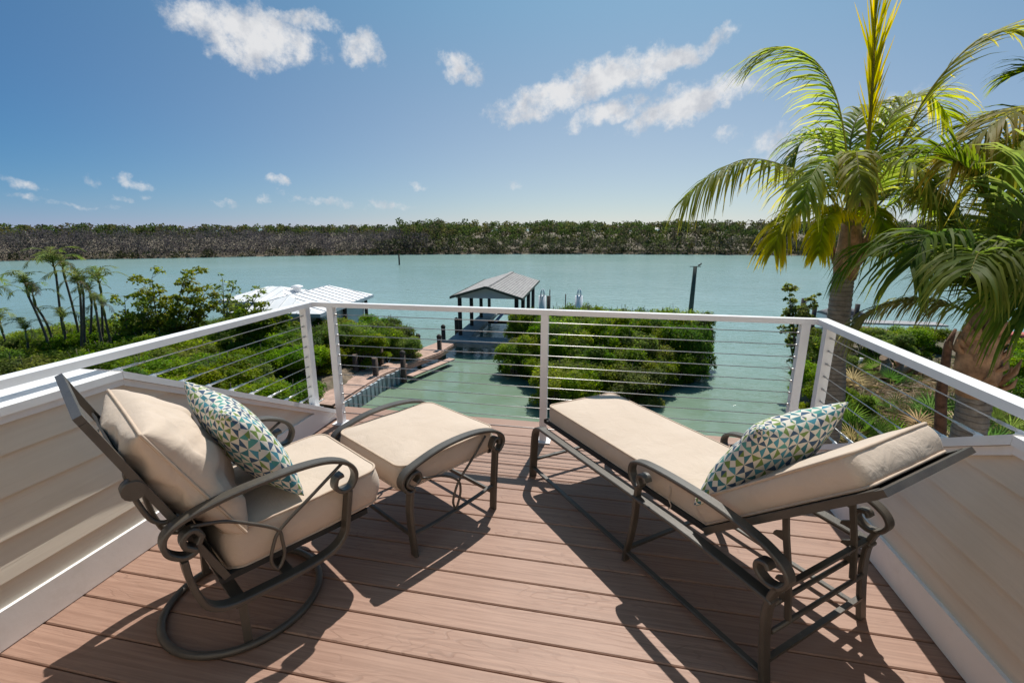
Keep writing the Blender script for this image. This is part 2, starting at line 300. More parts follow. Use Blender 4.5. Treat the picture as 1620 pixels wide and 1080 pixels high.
# ------------------------------------------------------------------ mesh helpers
class MB:
    def __init__(s): s.v = []; s.f = []; s.sm = []
    def quad_box(s, c, x, y, z):
        """box from centre and three half-axis vectors"""
        c, x, y, z = map(Vector, (c, x, y, z)); b = len(s.v)
        for dz in (-1, 1):
            for dx, dy in ((-1, -1), (1, -1), (1, 1), (-1, 1)): s.v.append(c + x * dx + y * dy + z * dz)
        for f in ((3, 2, 1, 0), (4, 5, 6, 7), (0, 1, 5, 4), (1, 2, 6, 5), (2, 3, 7, 6), (3, 0, 4, 7)):
            s.f.append([b + i for i in f]); s.sm.append(False)
        return s
    def box(s, x0, x1, y0, y1, z0, z1):
        return s.quad_box(((x0 + x1) / 2, (y0 + y1) / 2, (z0 + z1) / 2), ((x1 - x0) / 2, 0, 0), (0, (y1 - y0) / 2, 0), (0, 0, (z1 - z0) / 2))
    def bar(s, a, b_, wd, th, up=(0, 0, 1)):
        a, b_ = Vector(a), Vector(b_); d = (b_ - a); L = d.length; d.normalize()
        x = d.cross(Vector(up)); 
        if x.length < 1e-4: x = d.cross(Vector((0, 1, 0)))
        x.normalize(); u = x.cross(d)
        return s.quad_box((a + b_) / 2, x * wd / 2, d * L / 2, u * th / 2)
    def rings(s, rings, closed=False, cap=True, smooth=True):
        b = len(s.v); n = len(rings[0]); m = len(rings)
        for r in rings: s.v.extend(Vector(p) for p in r)
        for i in range(m if closed else m - 1):
            for j in range(n):
                i2 = (i + 1) % m; j2 = (j + 1) % n
                s.f.append([b + i * n + j, b + i * n + j2, b + i2 * n + j2, b + i2 * n + j]); s.sm.append(smooth)
        if cap and not closed:
            s.f.append([b + j for j in reversed(range(n))]); s.sm.append(False)
            s.f.append([b + (m - 1) * n + j for j in range(n)]); s.sm.append(False)
        return s
    def tube(s, pts, r, n=8, closed=False, cap=True, squash=1.0):
        pts = [Vector(p) for p in pts]; m = len(pts)
        rr = r if isinstance(r, (list, tuple)) else [r] * m
        tang = []
        for i in range(m):
            a = pts[(i - 1) % m] if closed else pts[max(0, i - 1)]; c = pts[(i + 1) % m] if closed else pts[min(m - 1, i + 1)]
            t = c - a; tang.append(t.normalized() if t.length > 1e-9 else Vector((0, 0, 1)))
        ref = Vector((0, 0, 1)) if abs(tang[0].z) < 0.9 else Vector((1, 0, 0))
        nrm = (ref - tang[0] * ref.dot(tang[0])).normalized(); out = []
        for i in range(m):
            nrm = nrm - tang[i] * nrm.dot(tang[i])
            nrm = nrm.normalized() if nrm.length > 1e-6 else tang[i].orthogonal().normalized()
            bn = tang[i].cross(nrm)
            out.append([pts[i] + (nrm * math.cos(2 * pi * k / n) * squash + bn * math.sin(2 * pi * k / n)) * rr[i] for k in range(n)])
        return s.rings(out, closed, cap)
    def strap(s, pts, wd, th, y, wds=None):
        """flat bar swept along a path in the local x-z plane, centred at lateral y"""
        m = len(pts); out = []
        for i in range(m):
            a = pts[max(0, i - 1)]; c = pts[min(m - 1, i + 1)]
            tx, tz = c[0] - a[0], c[1] - a[1]; L = math.hypot(tx, tz) or 1; tx, tz = tx / L, tz / L
            nx, nz = -tz, tx
            hw = (wds[i] if wds else wd) / 2; ht = th / 2; cw = min(0.004, ht * .5)
            sec = [(-hw + cw, -ht), (hw - cw, -ht), (hw, -ht + cw), (hw, ht - cw), (hw - cw, ht), (-hw + cw, ht), (-hw, ht - cw), (-hw, -ht + cw)]
            out.append([Vector((pts[i][0] + nx * q, y + p, pts[i][1] + nz * q)) for p, q in sec])
        b = len(s.f); s.rings(out, False, True, False); return s
    def prism(s, poly, axis, a, b_):
        """extrude a 2D polygon between a and b_ along axis ('x': poly is (y,z); 'y': (x,z); 'z': (x,y))"""
        def P(p, t): return Vector((t, p[0], p[1])) if axis == 'x' else Vector((p[0], t, p[1])) if axis == 'y' else Vector((p[0], p[1], t))
        return s.rings([[P(p, a) for p in poly], [P(p, b_) for p in poly]], False, True, False)
    def build(s, name, mat, parent=None, **props):
        me = bpy.data.meshes.new(name); me.from_pydata([tuple(v) for v in s.v], [], s.f)
        me.polygons.foreach_set('use_smooth', s.sm); me.update()
        bm_fix(me)
        if mat: me.materials.append(mat)
        return link(name, me, parent, **props)
def bm_fix(me):
    import bmesh
    bm = bmesh.new(); bm.from_mesh(me); bmesh.ops.recalc_face_normals(bm, faces=bm.faces); bm.to_mesh(me); bm.free()
def link(name, me, parent=None, **props):
    o = bpy.data.objects.new(name, me); col.objects.link(o)
    if parent is not None: o.parent = parent
    for k, v in props.items(): o[k] = v
    return o
def thing(name, label, cat, loc=(0, 0, 0), rotz=0.0, group=None):
    o = bpy.data.objects.new(name, None); col.objects.link(o); o.location = loc; o.rotation_euler = (0, 0, rotz)
    o.empty_display_size = 0.1; o['label'] = label; o['category'] = cat
    if group: o['group'] = group
    return o
def tag(o, label, cat, group=None):
    o['label'] = label; o['category'] = cat
    if group: o['group'] = group
    return o
def dup(root, label=None):
    r = root.copy(); col.objects.link(r)
    if label: r['label'] = label
    for ch in root.children:
        c = ch.copy(); col.objects.link(c); c.parent = r
        for g in ch.children:
            d = g.copy(); col.objects.link(d); d.parent = c
    return r
def cat(pts, n=6, closed=False):
    """Catmull-Rom through points (any dimension)"""
    P = [np.array(p, float) for p in pts]; m = len(P); out = []
    for i in range(m if closed else m - 1):
        p0 = P[(i - 1) % m] if closed or i > 0 else 2 * P[0] - P[1]; p1 = P[i]; p2 = P[(i + 1) % m]
        p3 = P[(i + 2) % m] if closed or i + 2 < m else 2 * P[-1] - P[-2]
        for k in range(n):
            t = k / n; out.append(0.5 * ((2 * p1) + (-p0 + p2) * t + (2 * p0 - 5 * p1 + 4 * p2 - p3) * t * t + (-p0 + 3 * p1 - 3 * p2 + p3) * t ** 3))
    if not closed: out.append(P[-1])
    return [tuple(p) for p in out]
def spiral(c, r0, r1, a0, a1, n=16):
    return [(c[0] + (r0 + (r1 - r0) * k / n) * math.cos(R_(a0 + (a1 - a0) * k / n)), c[1] + (r0 + (r1 - r0) * k / n) * math.sin(R_(a0 + (a1 - a0) * k / n))) for k in range(n + 1)]
def tint_mesh(name, V, F, C, mat, smooth=False):
    """numpy mesh with a per-vertex 'tint' colour; F is (n,4) or (n,3)"""
    me = bpy.data.meshes.new(name); V = np.asarray(V, np.float32); F = np.asarray(F, np.int32); k = F.shape[1]
    me.vertices.add(len(V)); me.vertices.foreach_set('co', V.ravel())
    me.loops.add(F.size); me.loops.foreach_set('vertex_index', F.ravel())
    me.polygons.add(len(F)); me.polygons.foreach_set('loop_start', np.arange(0, F.size, k, dtype=np.int32))
    try: me.polygons.foreach_set('loop_total', np.full(len(F), k, np.int32))
    except Exception: pass
    me.update(calc_edges=True)
    a = me.color_attributes.new('tint', 'FLOAT_COLOR', 'POINT')
    cc = np.ones((len(V), 4), np.float32); cc[:, :3] = C; a.data.foreach_set('color', cc.ravel())
    if smooth: me.polygons.foreach_set('use_smooth', np.ones(len(F), bool))
    me.materials.append(mat); me.validate(); return me

# ------------------------------------------------------------------ setting: water, land
WZ = -5.5
mb = MB(); mb.v = [Vector(p) for p in ((-2500, -300, WZ), (2500, -300, WZ), (2500, 3500, WZ), (-2500, 3500, WZ))]; mb.f = [[0, 1, 2, 3]]; mb.sm = [False]
mb.build('water', M['water'], kind='structure')

def sstep(a, b, x): t = np.clip((x - a) / (b - a), 0, 1); return t * t * (3 - 2 * t)
gx = np.arange(-62, 62.01, 0.8); gy = np.arange(-12, 52.01, 0.8)
X, Y = np.meshgrid(gx, gy)
def land_d(X, Y):
    """positive inside the land"""
    house = 14.6 - Y
    yl = np.interp(X, [-60, -31, -24, -14, -9.4], [13, 17, 20.5, 24.5, 17.0])
    left = np.minimum(yl - Y, (-9.6 - X) * 1.0)
    xr = np.interp(Y, [0, 14, 18, 23, 28, 42, 60], [4, 5.2, 7.2, 9.0, 11.2, 17.5, 30])
    right = np.minimum(X - xr, 34 - Y)
    return np.maximum(np.maximum(house, left), right)
D = land_d(X, Y)
nz = np.vectorize(lambda a, b: mnoise.noise(Vector((a * .5, b * .5, 0))))(X, Y)
Z = -6.6 + 2.0 * sstep(-1.2, 1.4, D + nz * 0.5) + 0.12 * nz
ny, nx_ = X.shape
V = np.stack([X, Y, Z], -1).reshape(-1, 3)
idx = np.arange(ny * nx_).reshape(ny, nx_)
F = np.stack([idx[:-1, :-1], idx[:-1, 1:], idx[1:, 1:], idx[1:, :-1]], -1).reshape(-1, 4)
me = bpy.data.meshes.new('ground'); me.from_pydata(V.tolist(), [], F.tolist()); me.polygons.foreach_set('use_smooth', [True] * len(F)); me.materials.append(M['ground'])
link('ground', me, kind='structure')

# ------------------------------------------------------------------ far bank and its mangrove forest
BANK = [(-420, -60), (-230, 20), (-165, 58), (-130, 79), (-99, 97), (-69, 114), (-27, 128), (20, 135), (55, 136), (110, 130), (220, 110), (420, 60)]
bp = [np.array(p, float) for p in cat(BANK, 6)]
cen = np.array([0., -40.])
mb = MB(); inner = [(p[0], p[1], WZ - .3) for p in bp]; lip = [(*(p + (p - cen) / np.linalg.norm(p - cen) * 1.5), WZ + .25) for p in bp]; outer = [(*(p + (p - cen) / np.linalg.norm(p - cen) * 900), WZ + 1.0) for p in bp]
n = len(bp); mb.v = [Vector(p) for p in inner + lip + outer]
for i in range(n - 1):
    for k in range(2): mb.f.append([k * n + i, k * n + i + 1, (k + 1) * n + i + 1, (k + 1) * n + i]); mb.sm.append(True)
mb.build('far_bank', M['ground'], kind='structure')

def forest():
    rng = np.random.default_rng(5)
    seg = np.array(bp); L = np.r_[0, np.cumsum(np.linalg.norm(np.diff(seg, axis=0), axis=1))]
    fr = np.interp(np.interp(-175, seg[:, 0], L), L, L); to = np.interp(180, seg[:, 0], L)
    def P(t, dep):
        x = np.interp(t, L, seg[:, 0]); y = np.interp(t, L, seg[:, 1]); p = np.stack([x, y], -1); d = p - cen; d /= np.linalg.norm(d, axis=1)[:, None]; return p + d * dep[:, None]
    Vs, Fs, Cs = [], [], []; base = 0
    def leaves(n, dep0, dep1, z0, z1, size, pal, tlo=fr, thi=to, clump=40, spread=(1.2, .9)):
        nonlocal base
        nc = n // clump; t = rng.uniform(tlo, thi, nc); dep = rng.uniform(dep0, dep1, nc)
        bumps = 0.86 + 0.18 * np.interp(t, np.linspace(fr, to, 150), rng.uniform(0, 1, 150)) + 0.15 * np.interp(t, np.linspace(fr, to, 500), rng.uniform(-1, 1, 500))
        zz = z0 + (z1 - z0) * rng.uniform(0, 1, nc) ** 0.8 * bumps
        c = np.repeat(np.c_[P(t, dep), zz], clump, 0); N = len(c)
        q = rng.normal(size=(N, 3)); q /= np.linalg.norm(q, axis=1)[:, None]; q *= rng.uniform(.3, 1, (N, 1)) ** .5
        c = c + q * np.array([spread[0], spread[0], spread[1]])
        c[:, 2] = np.maximum(c[:, 2], WZ + .15)
        a = rng.normal(size=(N, 3)); a /= np.linalg.norm(a, axis=1)[:, None]; b = np.cross(a, rng.normal(size=(N, 3))); b /= np.linalg.norm(b, axis=1)[:, None]
        s = size * rng.uniform(.6, 1.4, (N, 1)); a = a * s; b = b * s * .6
        Vs.append(np.stack([c - a, c + b, c + a, c - b], 1).reshape(-1, 3))
        Fs.append(base + np.arange(N * 4).reshape(N, 4)); base += N * 4
        ci = np.repeat(rng.integers(0, len(pal), nc), clump); col_ = np.array(pal)[ci] * rng.uniform(.8, 1.2, (N, 1)); Cs.append(np.repeat(col_ * 1.45, 4, 0))
    G = [(.045, .066, .018), (.060, .078, .022), (.040, .055, .020), (.085, .082, .030), (.070, .062, .040)]
    B = [(.070, .070, .040), (.078, .076, .050), (.060, .068, .030), (.054, .066, .024), (.064, .076, .028), (.072, .066, .050)]
    PU = [(.060, .052, .055), (.054, .048, .050), (.066, .058, .058), (.052, .050, .040)]
    tl = np.interp(-62, seg[:, 0], L); tm = np.interp(-48, seg[:, 0], L)
    leaves(90000, 3, 26, -4.6, 2.9, .28, G, tlo=tm - 8)          # green front and crown
    leaves(40000, 22, 45, -1.0, 2.0, .32, G, thi=tm + 10)       # green strip behind the bare left
    leaves(44000, 12, 30, 0.2, 3.1, .30, G, tlo=tm - 8)
    leaves(40000, 0, 12, -5.2, -1.0, .22, B, tlo=tl, clump=30)    # olive-brown lower edge
    leaves(70000, 0, 16, -5.2, 0.6, .19, PU, thi=tm, clump=26, spread=(1.5, 1.2))   # leafless stand on the left
    leaves(9000, 0, 3, -5.4, -4.2, .26, [(.05, .05, .022), (.04, .042, .02)], clump=30)
    # pale bare sticks and trunks
    Nn = 2600; t = rng.uniform(fr, to, Nn); p = P(t, rng.uniform(-.3, 9, Nn)); left = t < tm
    h = rng.uniform(.8, 3.2, Nn); z = WZ + rng.uniform(0, 2.6, Nn); z = np.where(left, WZ + rng.uniform(0, 4.5, Nn), z)
    c0 = np.c_[p, z]; d = np.c_[rng.normal(size=(Nn, 2)) * .55, np.abs(rng.normal(size=Nn)) + .25]; d /= np.linalg.norm(d, axis=1)[:, None]
    c1 = c0 + d * h[:, None]; wv = np.cross(d, rng.normal(size=(Nn, 3))); wv /= np.linalg.norm(wv, axis=1)[:, None]; wv *= .045
    Vs.append(np.stack([c0 - wv, c0 + wv, c1 + wv * .4, c1 - wv * .4], 1).reshape(-1, 3)); Fs.append(base + np.arange(Nn * 4).reshape(Nn, 4)); base += Nn * 4
    cc = np.array([(.15, .13, .115), (.10, .085, .08), (.24, .215, .20), (.07, .06, .06)])[rng.choice(4, Nn, p=[.35, .35, .08, .22])]; Cs.append(np.repeat(cc, 4, 0))
    me = tint_mesh('mangrove_forest', np.concatenate(Vs), np.concatenate(Fs), np.concatenate(Cs), M['forest'])
    o = link('mangrove_forest', me, kind='stuff'); tag(o, 'low mangrove forest lining the whole far bank of the water', 'forest')
forest()

# ------------------------------------------------------------------ balcony deck
XL, XR, YF = -2.09, 1.265, 3.43
deck = thing('deck', 'red-brown composite balcony deck under the patio furniture', 'deck'); deck['kind'] = 'structure'; del deck['category']
pitch = 0.1445
bw = pitch - 0.0048
bm_ = MB().rings([[Vector((x, y, z)) for y, z in ((-bw / 2, -.024), (bw / 2, -.024), (bw / 2, -.004), (bw / 2 - .004, 0), (-bw / 2 + .004, 0), (-bw / 2, -.004))] for x in (XL - .06, XR + .06)], False, True, False)
b0 = bm_.build('deck_board', M['deck'], deck); b0.location = (0, YF - bw / 2, 0)
for k in range(1, 33):
    c = b0.copy(); col.objects.link(c); c.parent = deck; c.location = (0, YF - bw / 2 - k * pitch, 0)
fr = MB()
for x in np.linspace(XL, XR, 9): fr.box(x - .02, x + .02, -1.3, YF - .03, -.26, -.0255)
fr.box(XL, XR, YF - .028, YF - .002, -.27, -.0255)
fr.build('joist_frame', M['darkpile'], deck)

# parapet walls with lap siding; the top slopes down towards the front
SY0, SY1 = 1.585, 3.19          # slope starts / ends
SZ0, SZ1 = 0.885, 0.065
def capz(y): return SZ0 if y <= SY0 else SZ0 + (y - SY0) * (SZ1 - SZ0) / (SY1 - SY0)
def y_at(z): return SY0 + (z - SZ0) * (SY1 - SY0) / (SZ1 - SZ0)
YB = -1.2
sl_ang = math.atan2(SZ1 - SZ0, SY1 - SY0)
def parapet(side, label):
    """side -1: left wall, +1: right wall"""
    X0 = XL if side < 0 else XR
    wt = thing('parapet_wall', label, 'wall', (X0, 0, 0))
    S = side        # outward direction
    laps = [0.09, 0.243, 0.397, 0.552, 0.706, 0.86]
    for a, b in zip(laps[:-1], laps[1:]):
        drop = 0.03
        ye_b = min(y_at(a + drop), SY1 - .02); ye_t = y_at(b + drop) if b + drop < SZ0 else SY0
        if b > 0.84: b = 0.86; ye_t = y_at(b + drop) if b + drop < SZ0 else SY0
        m_ = MB()
        xo_b, xo_t = S * .009, S * .027
        v = [(xo_b, YB, a), (xo_b, ye_b, a), (xo_t, ye_t, b + .012), (xo_t, YB, b + .012)]
        w_ = [(S * .034, y, z) for _, y, z in v]
        m_.rings([v, w_], False, True, False)
        m_.build('siding_board', M['siding'], wt)
    # body behind the boards
    m_ = MB(); zb = -.30
    poly = [(YB, zb), (SY1 - .02, zb), (SY1 - .02, SZ1 - .05), (SY0, SZ0 - .05), (YB, SZ0 - .05)]
    m_.prism(poly, 'x', S * .0345, S * .12); m_.build('wall_body', M['siding'], wt)
    m_ = MB(); m_.prism([(YB, zb), (SY0 - .02, zb), (SY0 - .02, SZ0 - .05), (YB, SZ0 - .05)], 'x', S * .1215, S * .42); m_.build('wall_body', M['siding'], wt)
    # level cap
    m_ = MB(); a, b = sorted((-S * .020, S * .44)); m_.box(a, b, YB, SY0, SZ0 - .032, SZ0)
    m_.build('cap_board', M['white'], wt)
    # sloping cap
    m_ = MB(); a, b = sorted((-S * .020, S * .135))
    nx0, nz0 = math.sin(sl_ang), math.cos(sl_ang)
    def off(y, z, t): return (y - math.sin(sl_ang) * t * 1, z + math.cos(sl_ang) * t)
    p = [(SY0 + .002, SZ0 - .030), (SY0 + .002, SZ0 + .004), (SY1 + .01, capz(SY1 + .01) + .004), (SY1 + .01, capz(SY1 + .01) - .030)]
    m_.prism(p, 'x', a, b); m_.build('sloping_cap', M['white'], wt)
    # trim under the caps
    m_ = MB(); a, b = sorted((-S * .004, S * .0125)); m_.box(a, b, YB, SY0 + .01, SZ0 - .064, SZ0 - .0325); m_.build('cap_trim', M['white'], wt)
    m_ = MB(); p = [(SY0 + .0105, SZ0 - .068), (SY0 + .0105, SZ0 - .036), (SY1 - .02, capz(SY1 - .02) - .031), (SY1 - .02, capz(SY1 - .02) - .060)]
    m_.prism(p, 'x', a, b); m_.build('cap_trim', M['white'], wt)
    # skirting board
    m_ = MB(); a, b = sorted((0, S * .0335)); 
    ys = y_at(.150 + .034)
    m_.prism([(YB, .004), (SY1 - .021, .004), (SY1 - .021, capz(SY1 - .02) - .062), (ys, .150), (YB, .150)], 'x', a + (0.0 if S > 0 else 0), b)
    m_.build('skirting_board', M['white'], wt)
    return wt
parapet(-1, 'cream lap-sided parapet wall with white cap behind the swivel armchair')
parapet(1, 'cream lap-sided parapet wall with white cap behind the chaise longue')

# unseen house front behind the balcony, added to bounce warm sunlight forward
hs = MB()
for i in range(56):
    z = -4.9 + i * .152
    hs.rings([[(-7, YB - .014, z), (7, YB - .014, z), (7, YB - .026, z + .156), (-7, YB - .026, z + .156)], [(-7, YB - .2, z), (7, YB - .2, z), (7, YB - .2, z + .156), (-7, YB - .2, z + .156)]], False, True, False)
hs.build('house_wall', M['siding'], kind='structure')

# cable railings
RZ = 0.965
CZ = [0.874 - .078 * k for k in range(11)]
XLR, XRR, YFR = -2.165, 1.31, 3.093
def cable(parent, a, b, r=.0028):
    MB().tube([a, b], r, 6).build('cable', M['cable'], parent)
fr_ = thing('cable_railing', 'white cable railing across the front edge of the deck facing the water', 'railing', (-.4, YFR, 0))
def P_(x, y, z): return (x + .4, y - YFR, z)
m_ = MB(); m_.box(XLR - .035 + .4, XRR + .035 + .4, -.024, .024, RZ - .034, RZ); m_.build('top_rail', M['rail'], fr_)
for x in (-1.992, -.388, 1.215):
    m_ = MB(); m_.box(x + .4 - .025, x + .4 + .025, -.025, .025, .008, RZ - .0345); ps = m_.build('post', M['rail'], fr_)
    MB().box(x + .4 - .055, x + .4 + .055, -.05, .05, .0, .0085).build('base_plate', M['rail'], ps)
for z in CZ:
    cable(fr_, (-1.967 + .4, 0, z), (1.19 + .4, 0, z))
for z in CZ:
    for x in (-1.965, 1.188): MB().tube([(x + .4 - .012, 0, z), (x + .4 + .014, 0, z)], .006, 6).build('cable_fitting', M['cable'], fr_)
def side_rail(x, label, ypost):
    t = thing('cable_railing', label, 'railing', (x, ypost, 0))
    MB().box(-.035, .035, YB - ypost, YFR - .0245 - ypost, RZ - .034, RZ).build('top_rail', M['rail'], t)
    zb = capz(ypost) + .006
    ps = MB().box(-.026, .026, -.026, .026, zb, RZ - .0345).build('post', M['rail'], t)
    MB().prism([(-.05, capz(ypost - .05) + .0045), (.045, capz(ypost + .045) + .0045), (.045, capz(ypost + .045) + .012), (-.05, capz(ypost - .05) + .012)], 'x', -.045, .045).build('base_plate', M['rail'], ps)
    for z in CZ[:10]:
        ye = y_at(z)
        cable(t, (0, -.02, z), (0, ye - ypost + .10, z))
        m_ = MB(); m_.tube([(0, ye - ypost + .045, z), (0, ye - ypost + .13, z)], .0065, 8)
        m_.tube([(0, ye - ypost + .13, z), (0, ye - ypost + .165, z)], .0045, 8)
        m_.build('turnbuckle', M['cable'], t)
        m_ = MB(); m_.prism([(ye - ypost + .002, capz(ye + .002) + .005), (ye - ypost + .055, capz(ye + .055) + .005), (ye - ypost + .050, z + .006), (ye - ypost + .028, z + .006)], 'x', -.005, .005)
        m_.build('cable_bracket', M['rail'], t)
    for z in CZ[:10]: MB().tube([(0, -.05, z), (0, -.026, z)], .006, 6).build('cable_fitting', M['cable'], t)
side_rail(XLR, 'white cable railing running along the left parapet wall', 3.02)
side_rail(XRR, 'white cable railing running along the right parapet wall', 2.985)

# ------------------------------------------------------------------ cushions
def nz3(p, s, seed=0.0): return mnoise.noise(Vector((p[0] * s + seed, p[1] * s + seed * 1.7, p[2] * s - seed)))
def outline(L, Wd, r, n=10):
    out = []
    for cx_, cy_, a0 in ((L / 2 - r, Wd / 2 - r, 0), (-L / 2 + r, Wd / 2 - r, 90), (-L / 2 + r, -Wd / 2 + r, 180), (L / 2 - r, -Wd / 2 + r, 270)):
        for k in range(n + 1):
            a = R_(a0 + 90 * k / n); out.append((cx_ + r * math.cos(a), cy_ + r * math.sin(a)))
    # densify the straights
    res = []
    for i, p in enumerate(out):
        q = out[(i + 1) % len(out)]; d = math.dist(p, q); res.append(p); k = int(d / .04)
        for j in range(1, k): res.append((p[0] + (q[0] - p[0]) * j / k, p[1] + (q[1] - p[1]) * j / k))
    return res
def box_cushion(name, parent, L, Wd, T, r=.05, crown=.018, bulge=.010, seed=1.0, mat=None, warp=None, amp=.004, pipe=.0055):
    O = outline(L, Wd, r); rings = []
    def d(p): 
        k = nz3(p, 6, seed) * amp + nz3(p, 17, seed) * amp * .35
        return k
    for s in (.05, .25, .45, .62, .76, .87, .94, .98, 1.0):
        rg = []
        for x, y in O:
            e = 1 - s ** 3.2; p = Vector((x * s, y * s, T + crown * e)); p.z += d(p) * (1 if s < .97 else .3); rg.append(p)
        rings.append(rg)
    for k in range(1, 7):
        t = k / 7; rg = []
        for x, y in O:
            g = 1 + 0; L2 = math.hypot(x, y); b = bulge * math.sin(pi * t)
            p = Vector((x * (1 + b / max(abs(x), .1) * (abs(x) / L2)), y * (1 + b / max(abs(y), .1) * (abs(y) / L2)), T * (1 - t)))
            w_ = nz3(p, 11, seed + 3) * amp * .9; p.x += w_ * x / L2; p.y += w_ * y / L2; rg.append(p)
        rings.append(rg)
    for s in (1.0, .9, .6, .05):
        rings.append([Vector((x * s, y * s, 0)) for x, y in O])
    if warp: rings = [[warp(p) for p in rg] for rg in rings]
    m_ = MB(); m_.rings(rings); o = m_.build(name, mat or M['fabric'], parent)
    pp = MB()
    for src in (rings[8], rings[15]): pp.tube(src, pipe, 6, closed=True)
    pp.build('piping', M['piping'], o); return o
def soft_pillow(name, parent, Wd, Hg, T, mat, seed=1.0, pinch=.10, power=.46, wr=.006, pipe=True, n=36, pipemat=None, warp=None, crease=0.0):
    t = [math.sin(pi / 2 * (2 * i / n - 1)) for i in range(n + 1)]
    def pos(u, v, s):
        x = u * Wd / 2 * (1 - pinch * (1 - v * v)); y = v * Hg / 2 * (1 - pinch * (1 - u * u))
        e = max(0, (1 - u * u) * (1 - v * v)); h = T / 2 * e ** power
        p = Vector((x, y, s * h))
        edge = (1 - e)
        ang = math.atan2(v, u)
        k = wr * (nz3((x * 1.0, y * 1.0, s * .2), 9, seed) + .8 * nz3((math.cos(ang) * 3.0, math.sin(ang) * 3.0, s + e * .5), 1.6, seed + 5) * edge) * min(1, e * 6)
        if crease:      # soft folds pulled in from the seams and the sagging middle
            q = Vector((x * 5.2 + seed, y * 3.4 - seed, 0)); wv = mnoise.noise(q + Vector((mnoise.noise(q * .7), mnoise.noise(q * .7 + Vector((9, 3, 1))), 0)) * 1.4)
            fold = max(0, 1 - abs(wv) * 4.5) ** 2
            k -= crease * fold * min(1, e * 5) * (.4 + .6 * max(0, mnoise.noise(q * .45 + Vector((4, 4, 4))) + .5))
            k -= crease * 1.2 * math.exp(-((y + Hg * .12 + .25 * x) / .05) ** 2) * min(1, e * 3) * (.5 + mnoise.noise(Vector((x * 6, seed, 0))))
        p.z += s * k
        p = warp(p) if warp else p
        return p
    V, F, UV = [], [], []; grid = {}
    for s in (1, -1):
        for j in range(n + 1):
            for i in range(n + 1):
                if s < 0 and (i in (0, n) or j in (0, n)): grid[(s, i, j)] = grid[(1, i, j)]; continue
                grid[(s, i, j)] = len(V); V.append(pos(t[i], t[j], s))
        for j in range(n):
            for i in range(n):
                q = [(i, j), (i + 1, j), (i + 1, j + 1), (i, j + 1)]
                if s < 0: q.reverse()
                F.append([grid[(s, a, b)] for a, b in q])
                # arc-length-like uv keeps the print even over the bulge
                UV.append([(math.asin(t[a]) / (pi / 2) * Wd / 2 * .9 + t[a] * Wd / 2 * .22 + (0 if s > 0 else 3.3), math.asin(t[b]) / (pi / 2) * Hg / 2 * .9 + t[b] * Hg / 2 * .22 + (0 if s > 0 else 1.7)) for a, b in q])
    me = bpy.data.meshes.new(name); me.from_pydata([tuple(v) for v in V], [], F); me.polygons.foreach_set('use_smooth', [True] * len(F))
    uvl = me.uv_layers.new(name='UVMap'); k = 0
    for f in UV:
        for q in f: uvl.data[k].uv = q; k += 1
    me.materials.append(mat); o = link(name, me, parent)
    if pipe:
        edge = [V[grid[(1, i, 0)]] for i in range(n)] + [V[grid[(1, n, j)]] for j in range(n)] + [V[grid[(1, i, n)]] for i in range(n, 0, -1)] + [V[grid[(1, 0, j)]] for j in range(n, 0, -1)]
        MB().tube(edge, .0052, 6, closed=True).build('piping', pipemat or M['piping'], o)
    return o
def frame_matrix(origin, x, y, z):
    m = Matrix((x, y, z)).transposed().to_4x4(); m.translation = origin; return m

# ------------------------------------------------------------------ swivel armchair
CH = Vector((-1.41, 1.385, 0)); CA = math.atan2(.854, .521)
chair = thing('swivel_armchair', 'dark bronze scroll-arm swivel armchair on a round ring base at left', 'armchair', CH, CA)
for y in (-.30, .30):
    m_ = MB()
    arm = spiral((-.210, .548), .016, .052, 420, 150, 18)[0:] 
    arm = spiral((-.205, .548), .020, .060, -30, -280, 22)
    # rear scroll: from its curl round under and up to the arm, then the front curl
    arm = [(-.178, .520)] + cat([(-.165, .545), (-.185, .572), (-.212, .560), (-.215, .528), (-.188, .500), (-.222, .492), (-.262, .530), (-.258, .585), (-.200, .618), (-.08, .640), (.05, .648), (.18, .646), (.275, .630), (.345, .592), (.372, .540), (.352, .492), (.312, .486), (.285, .512), (.292, .548), (.318, .556)], 6)
    m_.strap(arm, .044, .017, y); m_.build('arm', M['metal'], chair)
    m_ = MB()
    side = cat([(-.222, .480), (-.218, .42), (-.205, .345), (-.180, .280), (-.120, .243), (0, .234), (.14, .234), (.25, .250), (.305, .296), (.322, .37), (.340, .478)], 7)
    m_.strap(side, .046, .020, y); m_.build('side_frame', M['metal'], chair)
    m_ = MB()
    tie = cat([(.322, .598), (.20, .520), (.075, .440), (.040, .385), (.026, .325), (.045, .285), (.072, .325), (.072, .385), (.06, .440), (-.02, .505), (-.10, .555), (-.19, .582)], 7)
    m_.tube([(p[0], y, p[1]) for p in tie], .0065, 8); m_.build('arm_tie', M['metal'], chair)
BT = Vector((-.38, 0, .995)); BB = Vector((-.108, 0, .327)); bdir = (BT - BB).normalized()
m_ = MB(); m_.bar(BT + Vector((0, -.275, 0)), BT + Vector((0, .275, 0)), .022, .024, up=bdir)
m_.build('top_bar', M['metal'], chair)
for y in (-.262, .262):
    m_ = MB(); m_.bar(BB + Vector((0, y, 0)), BT + Vector((0, y, 0)) - bdir * .013, .022, .027, up=(0, 1, 0)); m_.build('back_post', M['metal'], chair)
    m_ = MB(); kp = BB + bdir * .47
    m_.tube([(kp.x - .018, y - .02, kp.z - .012), (kp.x - .018, y + .02, kp.z - .012)], .03, 14)
    lp = cat([(-.312, .770), (-.298, .70), (-.276, .635), (-.245, .608), (-.205, .615)], 6)
    m_.tube([(p[0], y, p[1]) for p in lp], .008, 8); m_.build('back_bracket', M['metal'], chair)
